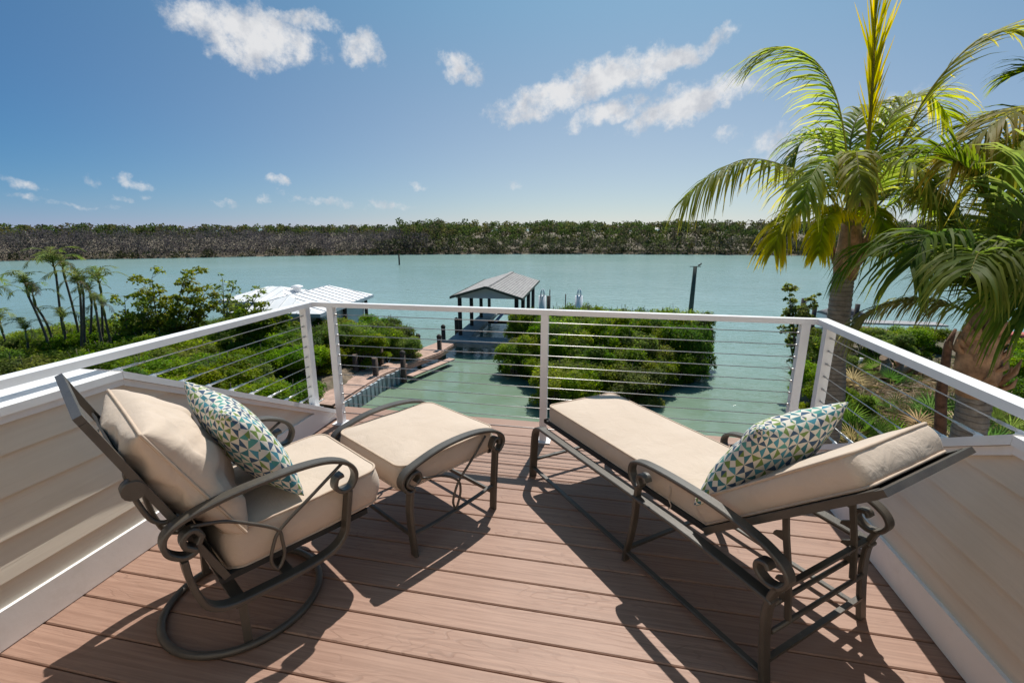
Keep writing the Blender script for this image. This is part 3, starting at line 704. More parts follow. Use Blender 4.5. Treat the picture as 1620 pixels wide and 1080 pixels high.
m_ = MB(); m_.quad_box((BB + bdir * .29), (0, .246, 0), bdir * .28, bdir.cross(Vector((0, 1, 0))) * .003); m_.build('back_sling', M['sling'], chair)
m_ = MB(); m_.box(-.12, .40, -.262, .262, .318, .325)
m_.bar((-.13, -.26, .322), (.42, -.26, .322), .026, .022); m_.bar((-.13, .26, .322), (.42, .26, .322), .026, .022); m_.bar((.42, -.27, .322), (.42, .27, .322), .022, .022)
m_.build('seat_sling', M['sling'], chair)
m_ = MB(); m_.tube([(.285 * math.cos(2 * pi * k / 64), .285 * math.sin(2 * pi * k / 64), .0145) for k in range(64)], .0145, 10, closed=True); m_.build('base_ring', M['metal'], chair)
for a in (-106, 106):
    x, y = .272 * math.cos(R_(a)), .272 * math.sin(R_(a))
    m_ = MB(); m_.bar((x, y, .02), (x * .93, y * .93, .212), .028, .012, up=(math.cos(R_(a)), math.sin(R_(a)), 0)) ; m_.build('base_upright', M['metal'], chair)
m_ = MB(); m_.bar((-.084, -.30, .2165), (-.084, .30, .2165), .04, .0135); m_.bar((.09, -.30, .2165), (.09, .30, .2165), .04, .0135)
m_.tube([(0, 0, .205), (0, 0, .24)], .09, 20); m_.build('swivel_plate', M['metal'], chair)
Mc = Matrix.Translation(CH) @ Matrix.Rotation(CA, 4, 'Z')
def place(o, root_m, local_m): o.matrix_world = root_m @ local_m
def tilt(p):   # seat cushion: slightly sagging, nose-up
    q = p.copy(); q.z += .05 * max(0, p.x) - .012 * (1 - (p.y / .27) ** 2) * (1 if p.z < .05 else .3); return q
o = box_cushion('seat_cushion', None, .60, .53, .145, r=.06, crown=.024, bulge=.014, seed=2.1, warp=tilt, amp=.006)
place(o, Mc, Matrix.Translation((.205, 0, .333))); tag(o, 'tan box seat cushion lying on the swivel armchair', 'cushion')
# loose back cushion and throw pillow lean against the chair back
fwdn = Vector((bdir.z, 0, -bdir.x))     # normal of the back, facing forward/up
yv = Vector((0, -1, 0))
o = soft_pillow('back_cushion', None, .57, .50, .27, M['fabric'], seed=4.2, pinch=.03, power=.38, wr=.024, n=64, crease=.03)
bd2 = (Matrix.Rotation(R_(-5), 3, 'Y') @ bdir).normalized(); 
c0_ = BB + bdir * .355 + fwdn * .100
place(o, Mc, frame_matrix(c0_, yv, bd2, yv.cross(bd2))); tag(o, 'tan plump back cushion leaning on the back of the swivel armchair', 'cushion')
pd = Vector((-.235, 0, .43)).normalized(); pn = yv.cross(pd)
o = soft_pillow('throw_pillow', None, .50, .46, .17, M['pattern'], seed=7.7, pinch=.09, power=.42, wr=.009, pipe=False)
place(o, Mc, frame_matrix(Vector((.075, 0.0, .70)), yv, pd, pn)); tag(o, 'teal and green triangle-print throw pillow on the swivel armchair', 'pillow')

# ------------------------------------------------------------------ ottoman
ott = thing('ottoman', 'dark bronze scroll-leg ottoman in front of the swivel armchair', 'ottoman', (-.819, 1.768, 0), CA)
OW = .625
for y in (0.0, OW):
    m_ = MB()
    arch = cat([(.022, .375), (.044, .395), (.030, .425), (-.005, .422), (-.030, .385), (.005, .350), (-.025, .345), (-.056, .395), (-.030, .440), (.06, .470), (.17, .492), (.29, .498), (.41, .490), (.51, .465), (.575, .425), (.590, .380), (.560, .340), (.535, .345), (.510, .375), (.528, .412), (.556, .405), (.555, .380)], 6)
    m_.strap(arch, .046, .016, y); m_.build('arm', M['metal'], ott)
    for pts in ([(-.006, .345), (-.016, .25), (-.012, .14), (-.002, .03), (0, 0)], [(.540, .345), (.534, .25), (.526, .14), (.521, .03), (.52, 0)]):
        m_ = MB(); m_.strap(cat(pts, 6), .042, .020, y); m_.build('leg', M['metal'], ott)
    m_ = MB(); m_.strap(cat([(-.008, .118), (.1, .112), (.26, .118), (.4, .128), (.522, .142)], 5), .022, .012, y); m_.build('stretcher', M['metal'], ott)
    m_ = MB(); tie = cat([(.47, .448), (.38, .36), (.285, .272), (.252, .215), (.24, .165), (.257, .128), (.278, .165), (.290, .215), (.276, .272), (.19, .335), (.06, .378)], 7)
    m_.tube([(p[0], y, p[1]) for p in tie], .006, 8); m_.build('arm_tie', M['metal'], ott)
m_ = MB(); m_.box(.02, .50, .03, OW - .03, .330, .337)
for x in (-.0, .52): m_.bar((x, .02, .337), (x, OW - .02, .337), .022, .02)
m_.build('seat_sling', M['sling'], ott)
for x in (.0, .52):
    m_ = MB(); m_.bar((x, .012, .10), (x, OW - .012, .10), .012, .02); m_.build('stretcher', M['metal'], ott)
Mo = Matrix.Translation((-.819, 1.768, 0)) @ Matrix.Rotation(CA, 4, 'Z')
o = box_cushion('ottoman_cushion', None, .60, .575, .115, r=.055, crown=.03, bulge=.012, seed=9.4, amp=.004)
place(o, Mo, Matrix.Translation((.265, OW / 2, .340))); tag(o, 'tan square cushion lying on the ottoman', 'cushion')

# ------------------------------------------------------------------ chaise longue
H0 = Vector((-.385, 2.596, 0)); HA = math.atan2(-.776, .631); CWd = .60
ch = thing('chaise_longue', 'dark bronze scroll-arm chaise longue with raised back on the right', 'chaise longue', H0, HA)
for y in (0.0, CWd):
    m_ = MB(); m_.strap(cat([(0, 0), (.004, .06), (.010, .17), (.020, .27), (.038, .325), (.085, .352), (.16, .354), (.5, .352), (.87, .354), (1.2, .352), (1.5, .332), (1.535, .32)], 6), .050, .017, y); m_.build('side_rail', M['metal'], ch)
    m_ = MB(); arm = cat([(.945, .455), (.925, .470), (.905, .455), (.910, .430), (.940, .420), (.962, .450), (.935, .492), (.890, .482), (.868, .440), (.862, .455), (.872, .500), (.910, .524), (.98, .535), (1.10, .540), (1.25, .538), (1.37, .528), (1.47, .510), (1.545, .478), (1.575, .436), (1.555, .395), (1.510, .383), (1.472, .408), (1.474, .440), (1.500, .448), (1.512, .432)], 6)
    arm = cat([(.955, .452), (.944, .472), (.920, .470), (.910, .448), (.922, .425), (.905, .408), (.878, .425), (.858, .462), (.868, .502), (.908, .524), (.98, .535), (1.10, .540), (1.25, .538), (1.37, .528), (1.47, .510), (1.545, .478), (1.575, .436), (1.555, .395), (1.510, .383), (1.472, .408), (1.474, .440), (1.500, .448), (1.512, .432)], 6)
    m_.strap(arm, .044, .016, y); m_.build('arm', M['metal'], ch)
    m_ = MB(); m_.strap(cat([(.853, 0), (.860, .06), (.880, .15), (.894, .25), (.898, .34), (.905, .410)], 6), .036, .018, y); m_.build('leg', M['metal'], ch)
    m_ = MB(); m_.strap(cat([(1.548, 0), (1.536, .08), (1.524, .18), (1.520, .27), (1.528, .34), (1.545, .392)], 6), .044, .020, y); m_.build('leg', M['metal'], ch)
    m_ = MB(); m_.strap([(.012, .062), (.862, .048), (1.538, .042)], .026, .012, y); m_.build('stretcher', M['metal'], ch)
for x, z in ((.008, .115), (.868, .075), (1.536, .09), (1.52, .338)):
    m_ = MB(); m_.bar((x, .012, z), (x, CWd - .012, z), .020, .012); m_.build('crossbar', M['metal'], ch)
HG = Vector((1.225, 0, .375)); HT = Vector((1.742, 0, .818)); hdir = (HT - HG).normalized(); hn = Vector((-hdir.z, 0, hdir.x))
m_ = MB(); m_.box(.06, 1.18, .065, CWd - .065, .372, .378)
for y in (.062, CWd - .062): m_.bar((.04, y, .372), (1.22, y, .372), .024, .022)
m_.bar((.05, .05, .372), (.05, CWd - .05, .372), .024, .022); m_.build('seat_sling', M['sling'], ch)
for y in (.05, CWd - .05):
    m_ = MB(); m_.bar(HG + Vector((0, y, 0)), HT + Vector((0, y, 0)) - hdir * .012, .024, .034, up=(0, 1, 0)); m_.build('back_post', M['metal'], ch)
m_ = MB(); m_.bar(HT + Vector((0, .032, 0)), HT + Vector((0, CWd - .032, 0)), .020, .026, up=hdir); m_.build('top_bar', M['metal'], ch)
m_ = MB(); m_.quad_box(HG + hdir * .34 + Vector((0, CWd / 2, 0)), (0, CWd / 2 - .07, 0), hdir * .33, hn * .003); m_.build('back_sling', M['sling'], ch)
for y in (.10, CWd - .10):
    m_ = MB()
    rp = [(1.478, .575), (1.490, .50), (1.510, .40), (1.525, .30), (1.535, .21)]
    m_.strap(cat(rp, 5), .010, .026, y)
    for (x, z) in ((1.476, .50), (1.492, .42), (1.506, .345), (1.515, .285)):
        m_.prism([(x + .006, z + .020), (x - .026, z + .002), (x - .030, z - .012), (x - .014, z - .012), (x + .008, z - .014)], 'y', y - .006, y + .006)
    m_.build('ratchet_bracket', M['metal'], ch)
for x, z in ((1.505, .265), (1.532, .195)):
    m_ = MB(); m_.tube([(x, .02, z), (x, CWd - .02, z)], .009, 8); m_.build('support_rod', M['metal'], ch)
Mh = Matrix.Translation(H0) @ Matrix.Rotation(HA, 4, 'Z')
pad = thing('chaise_cushion', 'long tan two-part cushion lying on the chaise longue', 'cushion')
pad.matrix_world = Mh
def sag(p): q = p.copy(); q.z += -.016 * math.exp(-((p.x - .56) / .12) ** 2) * 0; return q
o = box_cushion('seat_pad', pad, 1.18, .48, .090, r=.035, crown=.016, bulge=.008, seed=5.1, amp=.004); o.location = (.645, CWd / 2 + .008, .382)
o = box_cushion('back_pad', pad, .665, .48, .095, r=.035, crown=.014, bulge=.010, seed=6.3, amp=.006)
o.matrix_local = frame_matrix(HG + hdir * .312 + hn * .019 + Vector((0, CWd / 2, 0)), hdir, Vector((0, 1, 0)), hn)
m_ = MB(); m_.tube(cat([(1.02, .066, .45), (1.03, .056, .435), (1.028, .052, .40), (1.05, .045, .378), (1.04, .04, .362)], 5), .0025, 5); m_.build('tie_cord', M['piping'], pad)
pd = Vector((.235, 0, .43)).normalized(); xv = Vector((0, 1, 0))
o = soft_pillow('throw_pillow', None, .52, .47, .18, M['pattern'], seed=12.3, pinch=.09, power=.42, wr=.009, pipe=False)
place(o, Mh, frame_matrix(Vector((1.275, CWd / 2, .655)), xv, pd, xv.cross(pd))); tag(o, 'teal and green triangle-print throw pillow on the chaise longue', 'pillow')

# ------------------------------------------------------------------ dock, boathouse and water posts
DZ = -4.8
dock = thing('dock', 'long narrow wooden dock leading out to the open boathouse', 'dock', (-9.5, 19.5, DZ))
def dpt(x, y): return Vector((x + 9.5, y - 19.5, 0))
def plank_run(poly, a, b, step, z, mat, name, parent, th=.05):
    """planks across the strip from edge a[] to edge b[] (lists of xy)"""
    m_ = MB(); A, B = np.array(a), np.array(b)
    La = np.r_[0, np.cumsum(np.linalg.norm(np.diff(A, axis=0), axis=1))]; Lb = np.r_[0, np.cumsum(np.linalg.norm(np.diff(B, axis=0), axis=1))]
    n = int(max(La[-1], Lb[-1]) / step)
    for i in range(n):
        q = []
        for t in (i / n + .04 / n, (i + 1) / n - .05 / n):
            q.append(((np.interp(t * La[-1], La, A[:, 0]), np.interp(t * La[-1], La, A[:, 1])), (np.interp(t * Lb[-1], Lb, B[:, 0]), np.interp(t * Lb[-1], Lb, B[:, 1]))))
        pl = [dpt(*q[0][0]), dpt(*q[0][1]), dpt(*q[1][1]), dpt(*q[1][0])]
        m_.prism([(p.x, p.y) for p in pl], 'z', z - th, z)
    return m_.build(name, mat, parent, kind='stuff')
plank_run(None, [(-9.62, 14.4), (-9.55, 16.5), (-9.5, 18.09), (-9.10, 19.88), (-8.30, 22.24), (-8.12, 25.0)], [(-12.4, 14.6), (-11.6, 16.6), (-11.05, 18.0), (-10.2, 19.4), (-9.85, 21.7), (-9.02, 25.0)], .145, 0, M['dockplank'], 'walkway_planks', dock)
m_ = MB()
for a, b in (((-9.52, 14.4), (-9.50, 18.05)), ((-9.50, 18.05), (-9.10, 19.85)), ((-9.10, 19.85), (-8.30, 22.2)), ((-8.30, 22.2), (-8.12, 25.0)), ((-9.88, 21.7), (-9.04, 25.0))):
    pa, pb = dpt(*a), dpt(*b); m_.bar(pa + Vector((0, 0, -.17)), pb + Vector((0, 0, -.17)), .06, .22)
m_.build('edge_beam', M['dockplank'], dock)
m_ = MB(); a, b = dpt(-8.75, 19.4), dpt(-7.75, 22.6); m_.bar(a + Vector((0, 0, -.42)), b + Vector((0, 0, -.42)), .38, .06); m_.build('lower_step', M['dockplank'], dock)
m_ = MB()
for i in range(14):
    y = 15.0 + i * .34; x = np.interp(y, [14.4, 18.05, 19.85], [-9.47, -9.42, -9.02]); p = dpt(x, y); m_.box(p.x - .10, p.x + .05, p.y - .11, p.y + .11, -1.2, -.08 - .03 * (i % 2))
m_.build('sheet_pile_wall', M['seawall'], dock)
def pile(x, y, z0, z1, r, mat, label, group, cap=True):
    t = thing('dock_pile', label, 'post', (x, y, z0), 0, group)
    h = z1 - z0; MB().tube([(0, 0, 0), (.01, 0, h * .5), (0, 0, h)], [r * 1.05, r, r * .96], 10).build('shaft', mat, t)
    if cap: MB().tube([(0, 0, h), (0, 0, h + .05), (0, 0, h + .13), (0, 0, h + .17)], [r * 1.12, r * 1.1, r * .7, r * .15], 10).build('pile_cap', M['darkpile'], t)
    return t
for x, y in ((-9.01, 19.3), (-8.5, 22.79)): pile(x, y, -7.2, -4.12, .13, M['pile'], 'dark round-capped pile on the water side edge of the dock walkway', 'piles along the right edge of the dock')
for x, y in ((-9.66, 22.72), (-9.16, 25.3), (-9.1, 27.6)): pile(x, y, -7.2, -4.12, .13, M['pile'], 'dark round-capped pile on the outer left edge of the dock walkway', 'piles along the left edge of the dock')
for x, y in ((-10.35, 19.76), (-10.85, 18.33), (-9.72, 18.0)): pile(x, y, -7.2, -4.0, .13, M['pile'], 'brown wooden pile at the shore end of the dock beside the mangroves', 'piles at the shore end of the dock', False)

bh = thing('boathouse', 'open boathouse with a weathered grey gable roof on dark posts', 'boathouse', (-6.75, 26.4, DZ), R_(2.2))
EZ, RGZ, HWd, LEN = 2.34, 2.98, 2.14, 9.2      # relative to the dock level
nrow = 13
for s in (-1, 1):
    m_ = MB()
    for i in range(nrow):
        t0, t1 = i / nrow, (i + 1) / nrow
        x0, x1 = s * HWd * (1 - t0), s * HWd * (1 - t1); z0, z1 = EZ + (RGZ - EZ) * t0, EZ + (RGZ - EZ) * t1
        m_.rings([[(x0, -.45, z0 + .045), (x1, -.45, z1 + .012), (x1, -.45, z1 - .05), (x0, -.45, z0 - .02)], [(x0, LEN, z0 + .045), (x1, LEN, z1 + .012), (x1, LEN, z1 - .05), (x0, LEN, z0 - .02)]], False, True, False)
    m_.build('roof_slope', M['shingle'], bh)
m_ = MB(); m_.bar((0, -.46, RGZ + .03), (0, LEN + .01, RGZ + .03), .26, .05); m_.build('ridge_cap', M['shingle'], bh)
for yy in (-.02, LEN - .5):
    m_ = MB(); m_.prism([(-HWd + .25, EZ - .06), (HWd - .25, EZ - .06), (HWd - .25, EZ + .03), (0, RGZ - .07), (-HWd + .25, EZ + .03)], 'y', yy - .03, yy + .03); m_.build('gable_panel', M['gable'], bh)
for s in (-1, 1):
    m_ = MB(); m_.bar((s * (HWd + .015), -.46, EZ + .005), (s * (HWd + .015), LEN + .01, EZ + .005), .03, .15); m_.build('fascia', M['greenpost'], bh)
    m_ = MB(); m_.bar((s * HWd, -.47, EZ + .01), (0, -.47, RGZ + .01), .03, .14, up=(0, 0, 1)); m_.build('fascia', M['greenpost'], bh)
    for k in range(4):
        y = .1 + k * 2.85
        m_ = MB(); m_.tube([(s * 1.72, y, -2.6), (s * 1.72, y, EZ + .08)], .125, 10); m_.build('post', M['darkpile'], bh)
    m_ = MB(); m_.bar((s * 1.72, -.05, EZ - .02), (s * 1.72, LEN - .4, EZ - .02), .16, .18); m_.build('beam', M['darkpile'], bh)
m_ = MB()
for i in range(62): m_.box(-2.05, -1.0, -.2 + i * .148, -.2 + i * .148 + .138, -.05, 0)
for i in range(10): m_.box(-.98, 2.0, -1.75 + i * .148, -1.75 + i * .148 + .138, -.06, -.01)
for i in range(11): m_.box(-2.1, -.99, -1.75 + i * .148, -1.75 + i * .148 + .138, -.055, -.005)
m_.build('platform_planks', M['greyplank'], bh, kind='stuff')
m_ = MB(); m_.bar((-2.1, -1.79, -.16), (2.0, -1.79, -.16), .06, .2); m_.bar((-.97, -.2, -.16), (-.97, 9, -.16), .06, .2); m_.build('edge_beam', M['greyplank'], bh)
lift = thing('boat_lift', 'boat lift with two blue bunks under the boathouse roof', 'boat lift', (-6.5, 28.5, DZ + .2), R_(2.2))
for y in (1.2, 4.6): MB().bar((-1.0, y, 0), (1.4, y, 0), .14, .2).build('lift_beam', M['darkpile'], lift)
for x in (-.35, .75): MB().bar((x, .4, .2), (x, 5.2, .28), .16, .12).build('bunk', M['blue'], lift)

for k, (px, D_, lab) in enumerate(((858, 36.5, 'white-topped water pile nearest the boathouse with two pale fins on top'), (916, 36.0, 'white-topped water pile standing alone right of the boathouse, two pale fins on top'))):
    p = at(px, 468, D_); h = p.z - (-7.5)
    t = thing('water_pile', lab, 'post', (p.x, p.y, -7.5), 0, 'white-topped piles beyond the mangrove')
    MB().tube([(0, 0, 0), (0, 0, h)], .29, 12).build('sleeve', M['pvc'], t)
    for dx, tl in ((-.12, .10), (.14, -.06)):
        MB().tube([(dx, 0, h), (dx + tl * .4, 0, h + .32), (dx + tl, 0, h + .58)], [.09, .075, .02], 8).build('top_fin', M['pvc'], t)
    if k == 0:
        q = at(868, 468, D_ + .3); tag(MB().tube([(q.x, q.y, -7.5), (q.x, q.y, q.z)], .16, 8).build('water_pile', M['darkpile']), 'dark pile directly behind the white-topped pile by the boathouse', 'post')
for px, py, D_, r, lab in ((870, 458, 40, .045, 'thin dark pole just right of the white-topped pile by the boathouse'), (895, 465, 40, .045, 'thin dark leaning pole between the two white-topped piles'), (631, 402, 92, .16, 'dark channel marker pole far out on the open water')):
    p = at(px, py, D_); tag(MB().tube([(p.x - .02, p.y, -7.0), (p.x, p.y, p.z)], r, 8).build('channel_pole', M['darkpile']), lab, 'pole')
p = at(1100, 422, 38); h = p.z + 7.0
lp = thing('light_pole', 'tall dark pole with a crossbar behind the clipped mangrove island', 'pole', (p.x, p.y, -7.0))
MB().tube([(-.06, 0, 0), (0, 0, h)], [.22, .15], 10).build('shaft', M['greenpost'], lp)
MB().bar((-.42, 0, h + .02), (.42, 0, h + .02), .09, .05).build('crossbar', M['greenpost'], lp)
bq = MB().tube(cat([(-.16, 0, -.03), (-.08, 0, .02), (.0, 0, .06), (.07, 0, .10), (.10, 0, .17), (.16, 0, .17)], 4), [.008, .02, .035, .05, .06, .066, .07, .07, .068, .06, .055, .05, .045, .044, .05, .055, .054, .045, .03, .018, .006], 8).build('bird', M['bird'])
bq.location = (p.x + .33, p.y, p.z + .10); tag(bq, 'small dark bird perched on the crossbar of the tall pole', 'bird')

# ------------------------------------------------------------------ neighbour's white metal roofs
def metal_roof(name, label, loc, rz, hw, ln, ez, rz_, hip, gable_front):
    """hipped roof: ridge along local y; hip = how far the ridge stops short of both ends"""
    t = thing(name, label, 'building', loc, rz)
    rid = [(0, hip[0], rz_), (0, ln - hip[1], rz_)]
    C4 = [(-hw, 0, ez), (hw, 0, ez), (hw, ln, ez), (-hw, ln, ez)]
    planes = [('roof_slope', [C4[1], C4[2], rid[1], rid[0]]), ('roof_slope', [C4[3], C4[0], rid[0], rid[1]]), ('hip_slope', [C4[0], C4[1], rid[0]]), ('hip_slope', [C4[2], C4[3], rid[1]])]
    for nm, poly in planes:
        P = [Vector(p) for p in poly]; m_ = MB(); top = [p + Vector((0, 0, .05)) for p in P]; m_.rings([P, top], False, True, False)
        n_ = (P[1] - P[0]).cross(P[2] - P[0]).normalized()
        if n_.z < 0: n_ = -n_
        e = (P[1] - P[0]); L = e.length; e.normalize(); up = n_.cross(e)
        if up.z < 0: up = -up
        k = int(L / .62)
        for i in range(1, k):          # standing seams run up the slope from the eave
            s0 = P[0] + e * (L * i / k)
            hi = 50.0
            for j in range(1, len(P)):
                a, b = P[j], P[(j + 1) % len(P)]
                ex = (a - P[0]).dot(e), (b - P[0]).dot(e); ey = (a - P[0]).dot(up), (b - P[0]).dot(up); sx = L * i / k
                if (ex[0] - sx) * (ex[1] - sx) <= 0 and abs(ex[0] - ex[1]) > 1e-5:
                    hi = min(hi, ey[0] + (ey[1] - ey[0]) * (sx - ex[0]) / (ex[1] - ex[0]))
            if hi > .1 and hi < 49: m_.bar(s0 + n_ * .075 + Vector((0, 0, .0)), s0 + up * (hi - .03) + n_ * .075, .03, .045, up=n_)
        m_.build(nm, M['roofwhite'], t)
    m_ = MB(); m_.box(-hw + .5, hw - .5, .5, ln - .5, ez - 2.6, ez - .02); m_.build('wall', M['gable'], t)
    m_ = MB(); m_.bar((hw + .01, 0, ez - .05), (hw + .01, ln, ez - .05), .04, .2); m_.bar((-hw, -.01, ez - .05), (hw, -.01, ez - .05), .04, .2); m_.build('fascia', M['gable'], t)
    for (x, y) in ((hw - .35, .5), (hw - .35, ln - .5), (hw - .35, ln / 2)): MB().tube([(x, y, ez - 3.0), (x, y, ez - .1)], .12, 8).build('corner_post', M['darkpile'], t)
    return t
rA = metal_roof('waterside_pavilion', 'white ribbed metal roof pavilion nearest the deck post', (-17.03, 21.23, -2.9), R_(6.2), 2.5, 7.4, 0, .72, (1.6, 1.1), False)
rB = metal_roof('waterside_house', 'white metal roofed building with a roof vent behind the pavilion', (-23.6, 27.0, -2.95), R_(-90), 2.4, 4.6, 0, .66, (1.7, 1.7), False)
m_ = MB(); m_.tube([(0, 0, 0), (0, 0, .35)], .22, 12); m_.tube([(0, 0, .36), (0, 0, .44), (0, 0, .52)], [.4, .36, .1], 14)
q = at(471, 463, 30.5); o = m_.build('roof_vent', M['roofwhite']); 
bpy.context.view_layer.update(); o.parent = rB; o.matrix_world = Matrix.Translation(q)

# ------------------------------------------------------------------ mangroves and shrubs
rng = np.random.default_rng(11)
GREENS = np.array([(.092, .150, .008), (.118, .182, .010), (.068, .118, .008), (.148, .198, .012), (.075, .128, .010)])
def crown_mesh(name, blobs, nleaf, size, seed, greens=GREENS, yellow=.05, aspect=.45):
    r = np.random.default_rng(seed); blobs = np.array(blobs, float); vol = blobs[:, 3] ** 2; pick = r.choice(len(blobs), nleaf, p=vol / vol.sum())
    q = r.normal(size=(nleaf, 3)); q /= np.linalg.norm(q, axis=1)[:, None]
    q[:, 2] = np.where(q[:, 2] < -.35, -q[:, 2] * .6, q[:, 2])
    rad = blobs[pick, 3] * (1 - .32 * r.uniform(0, 1, nleaf) ** 1.6) * (1 + .10 * np.sin(q[:, 0] * 7 + seed) * np.cos(q[:, 1] * 9 + seed))
    stray = r.uniform(0, 1, nleaf) < .14; rad = np.where(stray, rad * r.uniform(1.0, 1.38, nleaf), rad)
    c = blobs[pick, :3] + q * rad[:, None] * np.array([1, 1, .82])
    nrm = q * .75 + np.array([0, 0, .65]) + r.normal(size=(nleaf, 3)) * .55; nrm /= np.linalg.norm(nrm, axis=1)[:, None]
    a = np.cross(nrm, r.normal(size=(nleaf, 3))); a /= np.linalg.norm(a, axis=1)[:, None]; b = np.cross(nrm, a)
    s = size * r.uniform(.65, 1.3, (nleaf, 1)); a = a * s; b = b * s * aspect
    V = np.stack([c - a, c + b - nrm * s * .05, c + a, c - b - nrm * s * .05], 1).reshape(-1, 3)
    ci = r.integers(0, len(greens), len(blobs))[pick]; C = greens[ci] * r.uniform(.6, 1.45, (nleaf, 1))
    ye = r.uniform(0, 1, nleaf) < yellow; C[ye] = np.array([.20, .19, .03]) * r.uniform(.7, 1.2, (ye.sum(), 1))
    return tint_mesh(name, V, np.arange(nleaf * 4).reshape(-1, 4), np.repeat(C, 4, 0), M['leaf'])
def stems_mesh(name, n, H, spread, seed, r0=.03, mat=None, tips=None, arch=0.0):
    r = random.Random(seed); m_ = MB()
    for i in range(n):
        a = r.uniform(0, 2 * pi); d = r.uniform(.1, 1) * spread; h = H * r.uniform(.7, 1.0)
        b = Vector((math.cos(a) * d * .35, math.sin(a) * d * .35, 0)); tp = Vector((math.cos(a) * d, math.sin(a) * d, h))
        mid = (b + tp) / 2 + Vector((r.uniform(-.15, .15), r.uniform(-.15, .15), r.uniform(-.1, .2) + arch))
        if i % 4 == 0: tp = tp * 1.12 + Vector((0, 0, H * .35))
        pts = cat([b, mid, tp], 4); m_.tube(pts, [r0 * (1 - .7 * k / (len(pts) - 1)) for k in range(len(pts))], 5)
    o = m_.build(name, mat or M['branch'])
    me = o.data; bpy.data.objects.remove(o); return me
def blobset(seed, R, H, n):
    r = np.random.default_rng(seed); out = [(0, 0, H * .62, R * .62)]
    for i in range(n):
        a = r.uniform(0, 2 * pi); d = R * r.uniform(.35, .72); z = H * r.uniform(.38, .84); out.append((math.cos(a) * d, math.sin(a) * d, z, R * r.uniform(.26, .42)))
    for i in range(9):
        a = r.uniform(0, 2 * pi); d = R * r.uniform(.45, .8); out.append((math.cos(a) * d, math.sin(a) * d, H * r.uniform(.10, .30), R * r.uniform(.2, .32)))
    return out
crowns = [crown_mesh('mangrove_crown', blobset(s, 1.25, 2.1, 15), 15000, .054, s) for s in (1, 2, 3, 4)]
mstems = [stems_mesh('mangrove_stems', 16, 1.5, .95, s, .03) for s in (21, 22)]
proots = [stems_mesh('prop_roots', 22, 1.0, .9, s, .022, M['greybranch']) for s in (31, 32)]
def mangrove(x, y, z, sc_, lab, group, k, rot=None, flat=1.0):
    t = thing('mangrove_bush', lab, 'mangrove', (x, y, z), rng.uniform(0, 6.28) if rot is None else rot, group)
    t.scale = (sc_, sc_, sc_ * flat)
    link('crown', crowns[k % 4], t); link('stems', mstems[k % 2], t); link('prop_roots', proots[k % 2], t)
    return t
# clipped island in the middle of the basin
isl = []
for x in np.arange(-4.0, 5.2, 1.05):
    for y in np.arange(17.9, 27.2, 1.2):
        # island outline
        lo = np.interp(x, [-4.6, -2, 1.4, 3.4, 6.1], [21.8, 17.7, 18.2, 21.2, 24.8]); hi = np.interp(x, [-4.6, 0, 6.1], [25.0, 26.8, 27.4])
        if lo < y < hi + .6: isl.append((x + rng.uniform(-.3, .3), y + rng.uniform(-.3, .3), lo, hi))
for i, (x, y, lo, hi) in enumerate(isl):
    top = np.interp(y - lo, [0, 1.6, 2.6, 3.6, 6], [1.65, 1.8, 2.5, 2.95, 3.0]) * rng.uniform(.96, 1.05)
    if x > 3.2: top = 2.95 * rng.uniform(.95, 1.05)
    s = rng.uniform(.82, 1.02)
    lab = ('tall dense mangrove bush at the right end of the mangrove island' if x > 3.2 else 'tall mangrove bush along the flat rear top of the mangrove island' if y - lo > 2.1 else 'low leafy mangrove bush overhanging the near waterline of the mangrove island')
    mangrove(x, y, WZ - .12, s, lab, 'right end of the mangrove island' if x > 3.2 else 'rear of the mangrove island' if y - lo > 2.1 else 'near side of the mangrove island', i, flat=top / 2.1 / s)
# mangroves along the left shore
pts = []
for x in np.arange(-30, -8.9, 1.35):
    for y in np.arange(9.6, 24, 1.35):
        yl = np.interp(x, [-60, -31, -24, -14, -10.2, -8.6], [13, 16.4, 19.6, 22.6, 19.6, 17.2])
        if y > yl: continue
        # dock strip stays clear
        dx = np.interp(y, [14.5, 18, 21.7], [-12.4, -11.0, -9.8])
        if x > dx - .35 and y > 13.6: continue
        if x > -10.6 and y < 13.6 and y > 12.6: continue
        if (-20.0 < x < -13.9 and y > 20.6) or (-24 < x < -18 and y > 23.6): continue
        pts.append((x + rng.uniform(-.4, .4), y + rng.uniform(-.4, .4)))
for i, (x, y) in enumerate(pts):
    s = rng.uniform(.85, 1.15); lab, grp = (('mangrove bush of the left thicket among the slender palms', 'thicket among the slender palms') if x < -20.5 else ('mangrove bush of the left thicket right below the left railing cables', 'thicket below the left railing') if y < 15.5 else ('mangrove bush of the left thicket in front of the white metal roofs', 'thicket in front of the white roofs'))
    mangrove(x, y, -4.75, s * .95, lab, grp, i, flat=rng.uniform(.72, .98))
for i, (x, y, s) in enumerate(((-9.6, 20.9, .72), (-10.4, 21.9, .9), (-11.3, 22.3, 1.0), (-10.9, 20.9, .95), (-11.9, 21.0, 1.05), (-12.4, 19.6, 1.0), (-12.2, 22.9, 1.0), (-13.2, 18.4, 1.0), (-12.7, 16.2, .85), (-13.0, 14.4, .9), (-12.25, 17.7, .75), (-11.9, 18.9, .7))):
    mangrove(x, y, -5.1, s, 'rounded green mangrove bush overhanging the shore end of the dock', 'mangroves beside the dock', i + 1, flat=.95)

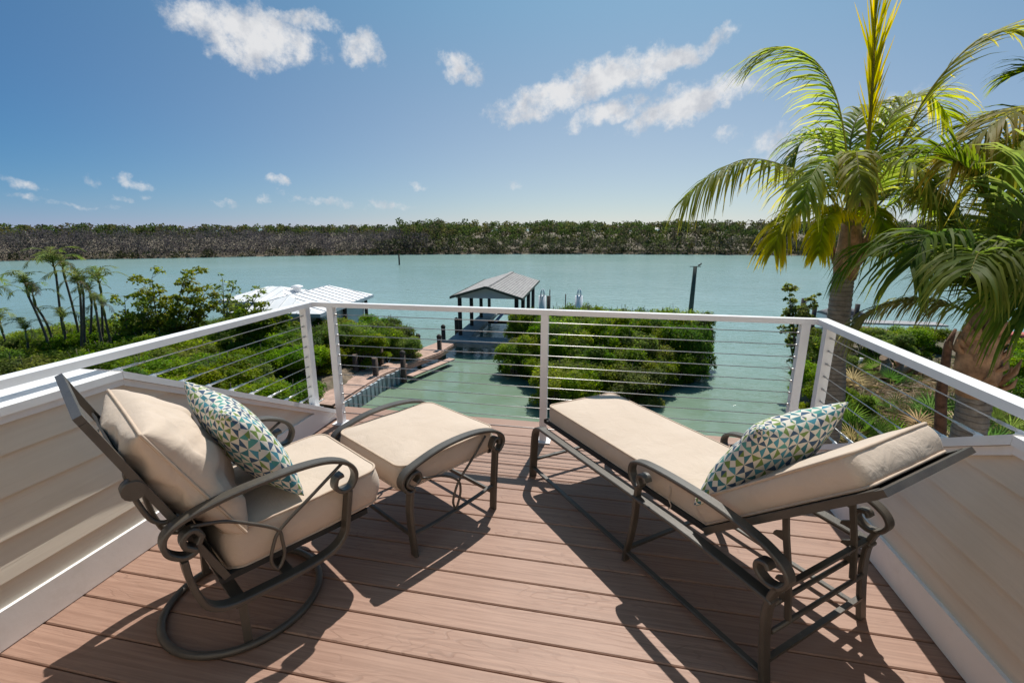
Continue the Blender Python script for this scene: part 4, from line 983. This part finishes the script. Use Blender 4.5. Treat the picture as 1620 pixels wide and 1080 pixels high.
# taller open shrubs rising above the thicket
def open_shrub(base, tips, lab, seed, leaf=.085, n_per=95, r0=.05, cl=.30, name='shrub'):
    r = random.Random(seed); t = thing(name, lab, 'shrub', base)
    m_ = MB(); blobs = []; base = Vector(base)
    for tp in tips:
        tp = Vector(tp) - base
        mid = tp * .5 + Vector((r.uniform(-.2, .2), r.uniform(-.2, .2), r.uniform(-.1, .25)))
        pts = cat([(0, 0, 0), tuple(mid), tuple(tp)], 6); m_.tube(pts, [r0 * (1 - .85 * k / (len(pts) - 1)) for k in range(len(pts))], 6)
        for k in range(4, len(pts)):
            p = Vector(pts[k])
            for j in range(2):
                q = p + Vector((r.uniform(-1, 1), r.uniform(-1, 1), r.uniform(-.5, .9))) * cl * 1.3; m_.tube([p, q], [r0 * .2, r0 * .07], 4)
                blobs.append((q.x, q.y, q.z, cl * r.uniform(.45, .9)))
    m_.build('branches', M['branch'], t)
    link('crown', crown_mesh('crown', blobs, n_per * len(blobs), leaf, seed, np.array([(.115, .155, .016), (.14, .175, .02), (.09, .13, .024), (.16, .18, .028)]), .08, .5), t)
    return t
D_ = 21.0
open_shrub(at(265, 560, D_), [at(x, y, D_ + dz) for x, y, dz in ((240, 440, 0), (262, 470, .3), (296, 428, -.3), (300, 460, .4), (325, 465, 0), (280, 500, -.5), (230, 455, .2), (318, 490, 0), (345, 480, .4))], 'tall loose green shrub rising above the thicket left of the white roofs', 41, n_per=34, cl=.34)
open_shrub(at(215, 570, D_ - .5), [at(x, y, D_ - .5 + dz) for x, y, dz in ((197, 468, 0), (200, 500, .3), (222, 480, -.3), (238, 492, .2), (212, 520, 0), (250, 510, .3))], 'small loose shrub with dark leaves beside the slender palms', 42, n_per=26, cl=.28)
open_shrub(at(365, 545, D_ + .5), [at(x, y, D_ + .5 + dz) for x, y, dz in ((352, 440, 0), (345, 465, .3), (368, 455, -.3), (375, 480, .2), (395, 475, .3), (410, 465, 0))], 'thin twiggy shrub growing in front of the white roofs', 43, n_per=16, cl=.22, leaf=.075)
open_shrub(at(410, 545, D_ - 1.0), [at(x, y, D_ - 1 + dz) for x, y, dz in ((395, 500, 0), (415, 490, .3), (440, 497, -.3), (375, 510, .2), (460, 505, .2))], 'low leafy shrub just below the white roofs', 44, n_per=48, cl=.30)

# ------------------------------------------------------------------ palms
def frond_mesh(curve, seed, length=.8, pairs=68, ang=(62, 26), gravity=.55, width=.030, start=.16, c0=(.075, .120, .018), c1=(.30, .26, .03), tipmix=.5, side_bias=0.0, roll=0.0, rach=.017, colvar=.25, mat='palm', ragged=.25, lean=None):
    """one pinnate leaf: rachis along the curve, folded leaflets drooping under gravity (local coords)"""
    r = random.Random(seed); P = [Vector(p) for p in cat(curve, 10)]; m = len(P)
    L = [0.0]
    for i in range(1, m): L.append(L[-1] + (P[i] - P[i - 1]).length)
    tot = L[-1]
    def atl(s):
        for i in range(1, m):
            if L[i] >= s: 
                t = (s - L[i - 1]) / max(1e-6, L[i] - L[i - 1]); return P[i - 1].lerp(P[i], t), (P[i] - P[i - 1]).normalized()
        return P[-1], (P[-1] - P[-2]).normalized()
    V, F, C = [], [], []
    # rachis
    nr = 5; base = 0
    pc = np.array((.26, .25, .07))
    for i in range(m):
        tg = (P[min(m - 1, i + 1)] - P[max(0, i - 1)]).normalized(); sd = tg.cross(Vector((0, 0, 1))); sd = sd.normalized() if sd.length > .05 else Vector((1, 0, 0)); up = sd.cross(tg)
        rr = rach * (1 - .88 * L[i] / tot) * (1.7 if i < 4 else 1)
        for k in range(nr): V.append(P[i] + (sd * math.cos(2 * pi * k / nr) * 1.25 + up * math.sin(2 * pi * k / nr) * .8) * rr); C.append(pc * (.8 + .3 * L[i] / tot))
    for i in range(m - 1):
        for k in range(nr): F.append((i * nr + k, i * nr + (k + 1) % nr, (i + 1) * nr + (k + 1) % nr, (i + 1) * nr + k))
    c0, c1 = np.array(c0), np.array(c1)
    for i in range(pairs):
        f = start + (1 - start) * (i + .5) / pairs
        for sgn in (-1, 1):
            ff = min(.995, f + r.uniform(-.006, .006)); p, tg = atl(ff * tot)
            sd = tg.cross(Vector((0, 0, 1))); sd = sd.normalized() if sd.length > .05 else Vector((1, 0, 0)); up = sd.cross(tg).normalized()
            if roll: 
                c_, s_ = math.cos(roll), math.sin(roll); sd, up = sd * c_ + up * s_, up * c_ - sd * s_
            a = R_(ang[0] + (ang[1] - ang[0]) * f + r.uniform(-8, 8))
            ll = length * (math.sin(pi * min(1, (.22 + .78 * (1 - abs(f - .45) / .62)))) * .35 + .65) * (1 - max(0, f - .85) * 3.0) * r.uniform(1 - ragged, 1.08)
            d = (tg * math.cos(a) + sd * sgn * math.sin(a) + up * (.08 + r.uniform(-.12, .15))).normalized()
            if lean: d = (d + Vector(lean)).normalized()
            wv = d.cross(up).normalized(); wv = (wv + up * r.uniform(-.5, .5)).normalized()
            g = gravity * 1.9 * r.uniform(.7, 1.35) * (1 + side_bias * sgn); q = p.copy(); nseg = 4
            kcol = 1 + r.uniform(-colvar, colvar); tm = max(0, min(1, tipmix + r.uniform(-.35, .35)))
            b0_ = len(V)
            for k in range(nseg + 1):
                t = k / nseg; ww = width * (0.55 + .45 * min(1, t * 4)) * (1 - t ** 1.8) + .0018
                wvk = (wv - d * wv.dot(d)).normalized()
                V += [q - wvk * ww / 2, q + wvk * ww / 2]
                cc = (c0 * (1 - tm * t ** 1.5) + c1 * tm * t ** 1.5) * kcol; C += [cc, cc]
                q = q + d * (ll / nseg); d = (d + Vector((0, 0, -1)) * g * (.35 + t) / nseg * 2.2).normalized()
            for k in range(nseg): F.append((b0_ + 2 * k, b0_ + 2 * k + 1, b0_ + 2 * k + 3, b0_ + 2 * k + 2))
    return tint_mesh('frond', np.array([tuple(v) for v in V]), np.array(F), np.array(C), M[mat], True)
def palm_trunk(parent, pts, r, name='trunk', seed=0):
    P = cat(pts, 14); n = len(P); rr = np.interp(np.linspace(0, 1, n), np.linspace(0, 1, len(r)), r)
    m_ = MB(); fine = []; fr2 = []
    for i in range(n - 1):
        for k in range(3):
            t = k / 3; fine.append(Vector(P[i]).lerp(Vector(P[i + 1]), t)); fr2.append((rr[i] + (rr[i + 1] - rr[i]) * t) * (1.0 + (.035 if k == 0 else -.012)))
    m_.tube(fine, fr2, 16); return m_.build(name, M['trunk'], parent)

# coconut palm close to the right corner of the railing
D1 = 6.6
cr = at(1350, 352, D1)
b1 = at(1308, 690, D1); b1 = Vector((b1.x - .1, b1.y, -4.7))
pa = thing('coconut_palm', 'tall coconut palm with yellow-tipped fronds just beyond the right railing corner', 'palm tree', b1)
def loc(p): return tuple(Vector(p) - b1)
palm_trunk(pa, [(0, 0, 0), loc(at(1309, 672, D1)), loc(at(1320, 560, D1)), loc(at(1333, 448, D1)), loc(at(1338, 425, D1))], [.22, .19, .165, .148, .138, .128, .125])
m_ = MB(); m_.tube([loc(at(1336, 442, D1)), loc(at(1340, 415, D1)), loc(at(1345, 385, D1)), loc(at(1348, 345, D1)), loc(at(1350, 315, D1))], [.135, .165, .145, .115, .07], 14)
rr_ = random.Random(3)
for i in range(16):
    a = rr_.uniform(0, 2 * pi); q = Vector(loc(at(1343, 405, D1))) + Vector((math.cos(a) * .15, math.sin(a) * .15, rr_.uniform(-.15, .15)))
    e = q + Vector((math.cos(a) * rr_.uniform(.02, .12), math.sin(a) * rr_.uniform(.02, .12), rr_.uniform(.15, .35))); m_.tube([q, (q + e) / 2 + Vector((math.cos(a), math.sin(a), 0)) * .03, e], [.06, .045, .012], 6, squash=.5)
m_.build('crown_shaft', M['boot'], pa)
def fronds(parent, origin, lst, D, seed0, **kw):
    for i, (pts, opt) in enumerate(lst):
        k = dict(kw); k.update(opt)
        link('frond', frond_mesh([tuple(at(x, y, D + dz) - origin) for x, y, dz in pts], seed0 + i, **k), parent)
GRN = dict(c0=(.135, .185, .012), c1=(.48, .37, .03))
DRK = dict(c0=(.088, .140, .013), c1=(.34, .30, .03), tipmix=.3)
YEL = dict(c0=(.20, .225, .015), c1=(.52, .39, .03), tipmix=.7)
fronds(pa, b1, [
    ([(1362, 345, 0), (1372, 240, 0), (1380, 140, -.05), (1384, 60, -.1), (1386, 12, -.1)], dict(YEL, ang=(15, 9), gravity=.0, length=.85, start=.40, pairs=27, rach=.03, width=.03)),
    ([(1368, 350, .1), (1418, 240, .1), (1478, 135, 0), (1550, 62, 0), (1612, 48, 0), (1650, 85, 0)], dict(YEL, ang=(20, 32), gravity=.34, length=.9, start=.22, pairs=52, rach=.026, tipmix=.4, lean=(.3, 0, -.12))),
    ([(1345, 345, 0), (1338, 230, .05), (1318, 140, .05), (1280, 88, .05), (1236, 76, 0), (1205, 98, 0)], dict(GRN, gravity=.6, length=.95, ang=(48, 26), tipmix=.45, lean=(-.75, 0, -.25))),
    ([(1340, 350, 0), (1300, 296, -.1), (1240, 262, -.2), (1180, 252, -.3), (1125, 278, -.4), (1082, 315, -.45)], dict(GRN, gravity=.85, length=.92, ang=(72, 45), tipmix=.6, lean=(-.1, 0, -.35))),
    ([(1345, 345, -.2), (1335, 275, -.6), (1312, 250, -1.0), (1285, 278, -1.4), (1268, 330, -1.6)], dict(GRN, gravity=.8, length=.6)),
    ([(1350, 345, -.2), (1350, 270, -.6), (1354, 240, -1.1), (1358, 265, -1.5), (1362, 310, -1.7)], dict(GRN, gravity=.8, length=.5)),
    ([(1360, 345, -.1), (1395, 280, -.4), (1430, 255, -.8), (1465, 280, -1.1), (1490, 340, -1.3)], dict(GRN, gravity=.8, length=.72)),
    ([(1365, 350, .1), (1430, 285, .1), (1490, 245, .1), (1550, 250, .1), (1605, 290, .1)], dict(GRN, gravity=.8, length=.78, ang=(70, 40))),
    ([(1365, 355, -.1), (1420, 318, -.3), (1470, 310, -.5), (1515, 345, -.7), (1540, 400, -.8)], dict(GRN, gravity=.85, length=.7, tipmix=.7)),
    ([(1342, 355, -.1), (1305, 330, -.3), (1268, 328, -.5), (1238, 355, -.7), (1225, 395, -.8)], dict(YEL, gravity=.85, length=.6, tipmix=.8)),
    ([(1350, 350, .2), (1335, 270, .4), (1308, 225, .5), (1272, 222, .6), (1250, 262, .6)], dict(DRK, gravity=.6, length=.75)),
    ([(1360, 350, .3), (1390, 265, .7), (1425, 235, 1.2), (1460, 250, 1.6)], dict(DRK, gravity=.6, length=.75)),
    ([(1358, 345, .1), (1392, 220, .3), (1432, 160, .5), (1472, 152, .6), (1502, 185, .6)], dict(GRN, gravity=.6, length=.8, ang=(55, 30))),
    ([(1352, 345, .2), (1345, 230, .4), (1365, 175, .7), (1400, 170, 1.0), (1425, 205, 1.2)], dict(GRN, gravity=.5, length=.7)),
    ([(1355, 355, -.2), (1372, 330, -.6), (1392, 340, -1.0), (1405, 390, -1.2)], dict(GRN, gravity=.9, length=.45, tipmix=.8)),
    ([(1345, 355, -.2), (1325, 335, -.5), (1305, 350, -.8), (1295, 400, -1.0)], dict(YEL, gravity=.9, length=.42, tipmix=.9)),
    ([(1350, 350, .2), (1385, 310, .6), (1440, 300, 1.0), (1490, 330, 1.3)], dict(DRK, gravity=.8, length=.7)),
], D1, 100, width=.034)
m_ = MB(); m_.tube([loc(at(x, y, D1 - .5)) for x, y in ((1344, 420), (1343, 350), (1338, 300), (1332, 250))], [.018, .016, .012, .006], 6); m_.build('flower_stalk', M['petiole'], pa)

# second coconut palm at the right edge
D2 = 4.7
b2 = at(1530, 690, D2); b2 = Vector((b2.x, b2.y, -4.7))
pb = thing('coconut_palm', 'thick coconut palm with dark drooping fronds behind the right cable railing', 'palm tree', b2)
def loc(p): return tuple(Vector(p) - b2)
palm_trunk(pb, [(0, 0, 0), loc(at(1528, 700, D2)), loc(at(1540, 620, D2)), loc(at(1552, 560, D2))], [.20, .15, .14, .135, .135])
m_ = MB(); m_.tube([loc(at(1540, 625, D2)), loc(at(1546, 590, D2)), loc(at(1550, 545, D2)), loc(at(1560, 500, D2)), loc(at(1575, 455, D2))], [.145, .19, .175, .13, .07], 16)
for i in range(26):
    a = rr_.uniform(0, 2 * pi); z_ = rr_.uniform(525, 615); q = Vector(loc(at(1550, z_, D2))) + Vector((math.cos(a) * .13, math.sin(a) * .13, 0))
    e = q + Vector((math.cos(a) * rr_.uniform(.04, .15), math.sin(a) * rr_.uniform(.04, .15), rr_.uniform(.12, .30))); m_.tube([q, (q + e) / 2 + Vector((math.cos(a), math.sin(a), 0)) * .04, e], [.075, .05, .01], 6, squash=.45)
m_.build('crown_shaft', M['boot'], pb)
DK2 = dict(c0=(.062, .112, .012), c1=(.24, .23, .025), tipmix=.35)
OLV = dict(c0=(.13, .125, .03), c1=(.30, .24, .09), tipmix=.5)
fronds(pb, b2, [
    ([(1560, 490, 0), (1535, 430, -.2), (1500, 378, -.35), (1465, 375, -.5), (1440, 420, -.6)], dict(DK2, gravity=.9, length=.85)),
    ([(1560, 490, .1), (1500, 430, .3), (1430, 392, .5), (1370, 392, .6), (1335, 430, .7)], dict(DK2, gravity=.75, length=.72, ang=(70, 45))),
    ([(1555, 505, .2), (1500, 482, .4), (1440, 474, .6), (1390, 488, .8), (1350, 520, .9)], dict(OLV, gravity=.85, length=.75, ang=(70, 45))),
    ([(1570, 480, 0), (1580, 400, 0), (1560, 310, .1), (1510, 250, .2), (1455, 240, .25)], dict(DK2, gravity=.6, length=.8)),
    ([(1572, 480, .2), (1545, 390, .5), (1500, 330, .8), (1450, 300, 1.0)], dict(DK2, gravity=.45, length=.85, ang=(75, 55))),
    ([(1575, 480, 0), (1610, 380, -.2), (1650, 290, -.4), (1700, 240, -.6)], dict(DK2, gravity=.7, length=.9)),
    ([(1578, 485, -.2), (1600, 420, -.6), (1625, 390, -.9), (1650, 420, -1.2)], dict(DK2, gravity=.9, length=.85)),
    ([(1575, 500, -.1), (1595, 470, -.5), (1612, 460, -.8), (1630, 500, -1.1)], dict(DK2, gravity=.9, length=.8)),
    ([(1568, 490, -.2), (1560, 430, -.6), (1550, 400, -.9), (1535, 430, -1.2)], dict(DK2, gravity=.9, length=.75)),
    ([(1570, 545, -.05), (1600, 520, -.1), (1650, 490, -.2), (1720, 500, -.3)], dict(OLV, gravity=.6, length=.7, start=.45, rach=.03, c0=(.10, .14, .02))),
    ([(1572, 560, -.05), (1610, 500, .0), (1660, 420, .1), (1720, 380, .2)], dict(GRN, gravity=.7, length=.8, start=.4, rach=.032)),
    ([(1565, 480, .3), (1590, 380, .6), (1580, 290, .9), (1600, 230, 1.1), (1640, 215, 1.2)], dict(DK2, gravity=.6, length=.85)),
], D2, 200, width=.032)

# third palm: trunk just outside the right edge, its fronds reach into view
D3 = 5.4
b3 = at(1740, 520, D3); b3 = Vector((b3.x, b3.y, -4.7))
pc_ = thing('coconut_palm', 'coconut palm off the right edge whose golden fronds reach into view', 'palm tree', b3)
def loc(p): return tuple(Vector(p) - b3)
palm_trunk(pc_, [(0, 0, 0), loc(at(1740, 500, D3)), loc(at(1735, 330, D3)), loc(at(1730, 250, D3))], [.24, .20, .17, .16])
fronds(pc_, b3, [
    ([(1728, 255, 0), (1680, 180, -.1), (1620, 172, -.2), (1560, 205, -.3), (1510, 250, -.35)], dict(YEL, gravity=.75, length=.8, tipmix=.9, c0=(.16, .17, .015), c1=(.50, .33, .03))),
    ([(1728, 262, -.2), (1690, 215, -.4), (1640, 210, -.5), (1600, 240, -.6), (1575, 300, -.6)], dict(YEL, gravity=.85, length=.75, tipmix=.7)),
    ([(1725, 262, .1), (1660, 235, .1), (1590, 238, .1), (1520, 260, .1), (1470, 300, .1)], dict(GRN, gravity=.8, length=.75)),
    ([(1728, 258, .4), (1670, 190, .7), (1600, 180, 1.0), (1540, 195, 1.3)], dict(DRK, gravity=.4, length=.8)),
    ([(1728, 265, -.1), (1690, 270, -.2), (1650, 310, -.3), (1625, 380, -.3)], dict(DRK, gravity=.9, length=.8)),
    ([(1730, 250, .3), (1690, 150, .5), (1650, 110, .8), (1600, 118, 1.0)], dict(DRK, gravity=.6, length=.6, ang=(45, 25))),
    ([(1730, 255, 0), (1760, 170, 0), (1820, 120, 0)], dict(DRK)),
    ([(1735, 262, 0), (1780, 250, -.2), (1830, 300, -.3)], dict(DRK)),
], D3, 300, width=.034)

# red-brown post and undergrowth at the right bank
q0, q1 = at(1487, 690, 6.2), at(1500, 545, 6.0)
m_ = MB(); m_.tube([(q0.x, q0.y, -4.7), tuple(q0), tuple((q0 + q1) / 2 + Vector((-.03, 0, 0))), tuple(q1), tuple(at(1512, 520, 6.0))], [.085, .072, .064, .045, .015], 10)
tag(m_.build('dead_palm_stem', M['redwood']), 'slim red-brown dead stem standing left of the thick coconut palm', 'tree trunk')

def on_ground(px, py, z=-4.6): return onz(px, py, z)
# slender palm clump by the left shore
small_f = []
rs = random.Random(8)
for v in range(4):
    me_ = frond_mesh([(0, 0, 0), (.22, 0, .34), (.55, 0, .46), (.86, 0, .36), (1.05, 0, .12)], 400 + v, length=.36, pairs=20, ang=(58, 30), gravity=.5, width=.032, start=.12, c0=(.075, .105, .025), c1=(.16, .16, .05), tipmix=.4, rach=.012)
    small_f.append(me_)
me_brown = frond_mesh([(0, 0, 0), (.2, 0, .30), (.5, 0, .30), (.75, 0, .05)], 410, length=.30, pairs=16, ang=(58, 30), gravity=.9, width=.02, start=.12, c0=(.16, .13, .10), c1=(.22, .17, .13), tipmix=.5, rach=.012)
SP = [((77.8, 547), (62, 505), (45.7, 470), 1.0), ((87, 551), (74, 512), (56, 483), .95), ((109, 566), (97, 505), (89, 437), 1.15), ((128, 540), (115, 485), (103, 441), .95),
      ((130, 560), (129, 510), (127, 466), 1.0), ((136, 559), (133, 510), (132, 466), .9), ((143, 558), (144, 520), (145, 478), .85), ((163, 552), (162, 510), (160, 462), 1.05),
      ((161, 540), (156, 515), (152, 490), .75), ((106, 563), (104, 542), (102, 521), 1.0), ((176, 545), (170, 520), (166, 500), .7),
      ((22, 578), (12, 550), (4, 526), .9), ((46, 581), (45, 560), (44, 541), .9), ((2, 568), (-3, 545), (-8, 480), 1.0)]
for i, (a, m__, c, s) in enumerate(SP):
    Dp = 18.5 + (i % 4) * .5
    A, B_, C_ = at(*a, Dp), at(*m__, Dp), at(*c, Dp); root = Vector((A.x, A.y, -4.8))
    t = thing('slender_palm', 'slim ringed palm with a small feathery crown in the clump on the left shore' if i < 11 else 'slim ringed palm at the far left edge of the thicket', 'palm tree', root, 0, 'slender palms on the left shore' if i < 11 else 'slender palms at the left edge')
    P = cat([(0, 0, 0), tuple(A - root), tuple(B_ - root), tuple(C_ - root)], 6)
    m_ = MB(); m_.tube(P, [.052 - .014 * k / len(P) for k in range(len(P))], 8); m_.build('trunk', M['branch'], t)
    m_ = MB(); top = C_ - root; m_.tube([tuple(top), tuple(top + Vector((0, 0, .2))), tuple(top + Vector((.01, 0, .42)))], [.045, .05, .02], 8); m_.build('crown_shaft', M['petiole'], t)
    nf = 7
    for k in range(nf):
        brown = (k == 0 and i % 2 == 0)
        o = link('frond', me_brown if brown else small_f[(i + k) % 4], t); o.location = top + Vector((0, 0, .36)); o.rotation_euler = (0, rs.uniform(-.75, .25) if not brown else .3, k * 2 * pi / nf + rs.uniform(-.4, .4)); q = s * rs.uniform(.75, 1.05); o.scale = (q, q, q)

# undergrowth and bushes on the right bank
for i, (px, py, s, z, lab) in enumerate(((1290, 560, .95, -4.7, 'r'), (1282, 600, .8, -4.8, 'r'), (1300, 640, .8, -4.7, 'r'), (1400, 555, 1.0, -4.7, 'r'), (1370, 545, 1.0, -4.7, 'r'), (1430, 545, 1.0, -4.7, 'r'), (1328, 575, .7, -4.7, 'r'), (1350, 640, .6, -4.7, 'r'), (1600, 600, 1.0, -4.7, 'r'), (1650, 590, 1.2, -4.7, 'r'), (1275, 530, .8, -4.9, 'r'), (1615, 640, .8, -4.7, 'r'), (1460, 535, .9, -4.8, 'r'))):
    p = on_ground(px, py + 25, z); mangrove(p.x, p.y, z - .05, s * .85, 'bright green leafy bush on the right bank near the palms', 'bushes on the right bank', i)
q = at(1268, 500, 19.0)
open_shrub(Vector((q.x + .4, q.y, -4.9)), [at(x, y, 19 + dz) for x, y, dz in ((1248, 455, 0), (1254, 475, .2), (1262, 490, 0), (1275, 480, .3), (1250, 500, .2), (1285, 470, .2))], 'sparse young tree leaning over the water on the right bank', 47, n_per=30, cl=.20, leaf=.08)
m_ = MB(); r = random.Random(5); base = on_ground(1272, 610, -5.2)
for i in range(46):
    a = base + Vector((r.uniform(-.3, .6), r.uniform(-.4, .4), r.uniform(0, .3))); e = a + Vector((r.uniform(-1.3, .1), r.uniform(-.5, .5), r.uniform(.1, 1.3))); mid = (a + e) / 2 + Vector((0, 0, r.uniform(0, .3)))
    m_.tube(cat([a, mid, e], 3), [.02 * (1 - .8 * k / 6) for k in range(7)], 4)
tag(m_.build('dead_branches', M['greybranch']), 'bleached bare branches reaching over the water on the right bank', 'branches')

# fan palmettos, fallen fronds, litter
def palmetto_mesh(seed, n=15, R=.55, c=(.075, .115, .022)):
    r = random.Random(seed); V, F, C = [], [], []
    for leaf in range(9):
        a = r.uniform(0, 2 * pi); el = R_(r.uniform(20, 75)); st = Vector((math.cos(a) * math.cos(el), math.sin(a) * math.cos(el), math.sin(el))); L0 = r.uniform(.25, .55)
        hub = st * L0; sd = st.cross(Vector((0, 0, 1))).normalized(); up = sd.cross(st)
        for k in range(n):
            t = (k / (n - 1) - .5) * R_(190); d = (st * math.cos(t) + sd * math.sin(t) + up * .1).normalized(); l = R * (.75 + .25 * math.cos(t)) * r.uniform(.9, 1.08)
            wv = d.cross(up).normalized() * .016; tip = hub + d * l + Vector((0, 0, -.10 * l)); mid = hub + d * l * .5
            b = len(V); V += [hub - wv * .4, hub + wv * .4, mid + wv, tip, mid - wv]; F += [(b, b + 1, b + 2, b + 4), (b + 4, b + 2, b + 3, b + 3)]
            cc = np.array(c) * r.uniform(.7, 1.35); C += [cc] * 5
        b = len(V); wv = sd * .008; V += [-wv, wv, hub + wv, hub - wv]; F.append((b, b + 1, b + 2, b + 3)); C += [np.array((.12, .12, .04))] * 4
    F3 = []
    for f in F:
        if f[2] == f[3]: F3.append(f[:3])
        else: F3 += [(f[0], f[1], f[2]), (f[0], f[2], f[3])]
    return tint_mesh('fan_leaves', np.array([tuple(v) for v in V]), np.array(F3), np.array(C), M['palm'])
pm = [palmetto_mesh(1), palmetto_mesh(2, c=(.055, .10, .02)), palmetto_mesh(3, c=(.17, .13, .075))]
rq = random.Random(77)
for i in range(58):
    px, py = rq.uniform(1325, 1640), rq.uniform(590, 720); D_ = rq.uniform(8, 15)
    p = on_ground(px, py, -4.6)
    if p.y > 30 or p.y < 2: continue
    t = tag(link('palmetto', pm[i % 3]), 'small fan-leaved palmetto in the undergrowth below the right railing' if i % 3 < 2 else 'dry brown fan-leaved palmetto in the undergrowth below the right railing', 'palmetto', 'palmettos below the right railing' if i % 3 < 2 else 'dry palmettos below the right railing')
    t.location = (p.x, p.y, -4.72); t.rotation_euler = (0, 0, rq.uniform(0, 6.28)); s = rq.uniform(.8, 1.5); t.scale = (s, s, s)
def litter():
    r = np.random.default_rng(3); n = 9000
    px, py = r.uniform(1310, 1660, n), r.uniform(570, 740, n)
    P = np.array([tuple(onz(a, b, -4.55)) for a, b in zip(px, py)]); P[:, 2] += r.uniform(-.12, .25, n)
    a = r.normal(size=(n, 3)) * [1, 1, .35]; a /= np.linalg.norm(a, axis=1)[:, None]; b = np.cross(a, r.normal(size=(n, 3))); b /= np.linalg.norm(b, axis=1)[:, None]
    s = r.uniform(.08, .42, (n, 1)); a *= s; b *= s * .07
    C = np.array([(.30, .22, .14), (.20, .14, .09), (.38, .31, .22), (.12, .11, .04), (.10, .13, .03)])[r.choice(5, n, p=[.28, .25, .15, .16, .16])] * r.uniform(.7, 1.2, (n, 1))
    me = tint_mesh('leaf_litter', np.stack([P - a, P + b, P + a, P - b], 1).reshape(-1, 3), np.arange(n * 4).reshape(-1, 4), np.repeat(C, 4, 0), M['forest'])
    o = link('leaf_litter', me, kind='stuff'); tag(o, 'dry brown leaves and stalks strewn over the right bank', 'leaf litter')
litter()
# pile of old timbers, pipe, concrete edge on the right bank
for i, (a, b, r) in enumerate((((1395, 598), (1402, 572), .13), ((1404, 600), (1408, 574), .10), ((1398, 565), (1412, 590), .12), ((1418, 590), (1440, 574), .17), ((1420, 568), (1432, 590), .11), ((1445, 588), (1470, 582), .14), ((1385, 580), (1400, 600), .12))):
    p, q = at(*a, 18.2 + .1 * i), at(*b, 18.5 + .1 * i); r *= 1.3
    t = tag(MB().tube([p, (p + q) / 2, q], [r, r * .97, r * .93], 10).build('cut_log', M['log']), 'short cut log in the timber heap under the olive palm frond', 'log', 'cut logs heaped on the right bank')
p = at(1363, 566, 19.6); tag(MB().tube([(p.x, p.y, p.z), (p.x - .08, p.y, -4.9)], .07, 10).build('white_pipe', M['pvc']), 'short white pipe standing in the bushes behind the palm trunk', 'pipe')
p = at(1290, 650, 15.2); m_ = MB(); m_.box(-.9, .9, -.15, .25, -1.6, 0); o = m_.build('seawall_cap', M['greyplank']); o.location = (p.x + .2, p.y, p.z); tag(o, 'pale concrete seawall end at the foot of the right railing post', 'seawall')
# neighbour's dock with a covered boat
p = at(1292, 485, 33); nd = thing('small_dock', 'dark little dock with posts behind the palm trunk', 'dock', (p.x, p.y, -4.9))
m_ = MB(); m_.box(-1.5, 8.0, -.6, .6, -.12, 0); m_.build('deck_planks', M['greyplank'], nd)
for x, h in ((-.9, 1.5), (-.1, .9), (2.6, 1.2)): MB().tube([(x, 0, -2), (x, 0, h)], .16, 8).build('post', M['darkpile'], nd)
bt = thing('covered_boat', 'boat under a grey cover partly hidden by the palm trunk', 'boat', (p.x + 2.4, p.y + 1.2, -5.15), R_(8)); bt.scale = (.62, .7, .7)
hull = [];
for t_ in np.linspace(0, 1, 9):
    x = -2.6 + 5.2 * t_; hw = 1.0 * (1 - max(0, t_ - .55) ** 2 * 4.6); hull.append([(x, -hw, .75), (x, -hw * .75, .1), (x, 0, -.15), (x, hw * .75, .1), (x, hw, .75)])
MB().rings(hull).build('hull', M['hull'], bt)
cv = []
for t_ in np.linspace(0, 1, 9):
    x = -2.62 + 5.2 * t_; hw = 1.03 * (1 - max(0, t_ - .55) ** 2 * 4.6); h = .75 + .75 * math.sin(pi * min(1, .12 + t_ * .88)) ; cv.append([(x, -hw, .76), (x, -hw * .6, .76 + (h - .76) * .75), (x, 0, h), (x, hw * .6, .76 + (h - .76) * .75), (x, hw, .76)])
MB().rings(cv).build('cover', M['cover'], bt)
p = at(1606, 532, 24); o = tag(MB().rings([[(a[0] * .7, a[1] * .6, a[2] * .6) for a in hh] for hh in hull]).build('red_skiff', M['red']), 'red hull beyond the thick palm at the right edge', 'boat'); o.location = (p.x, p.y, p.z - .3)
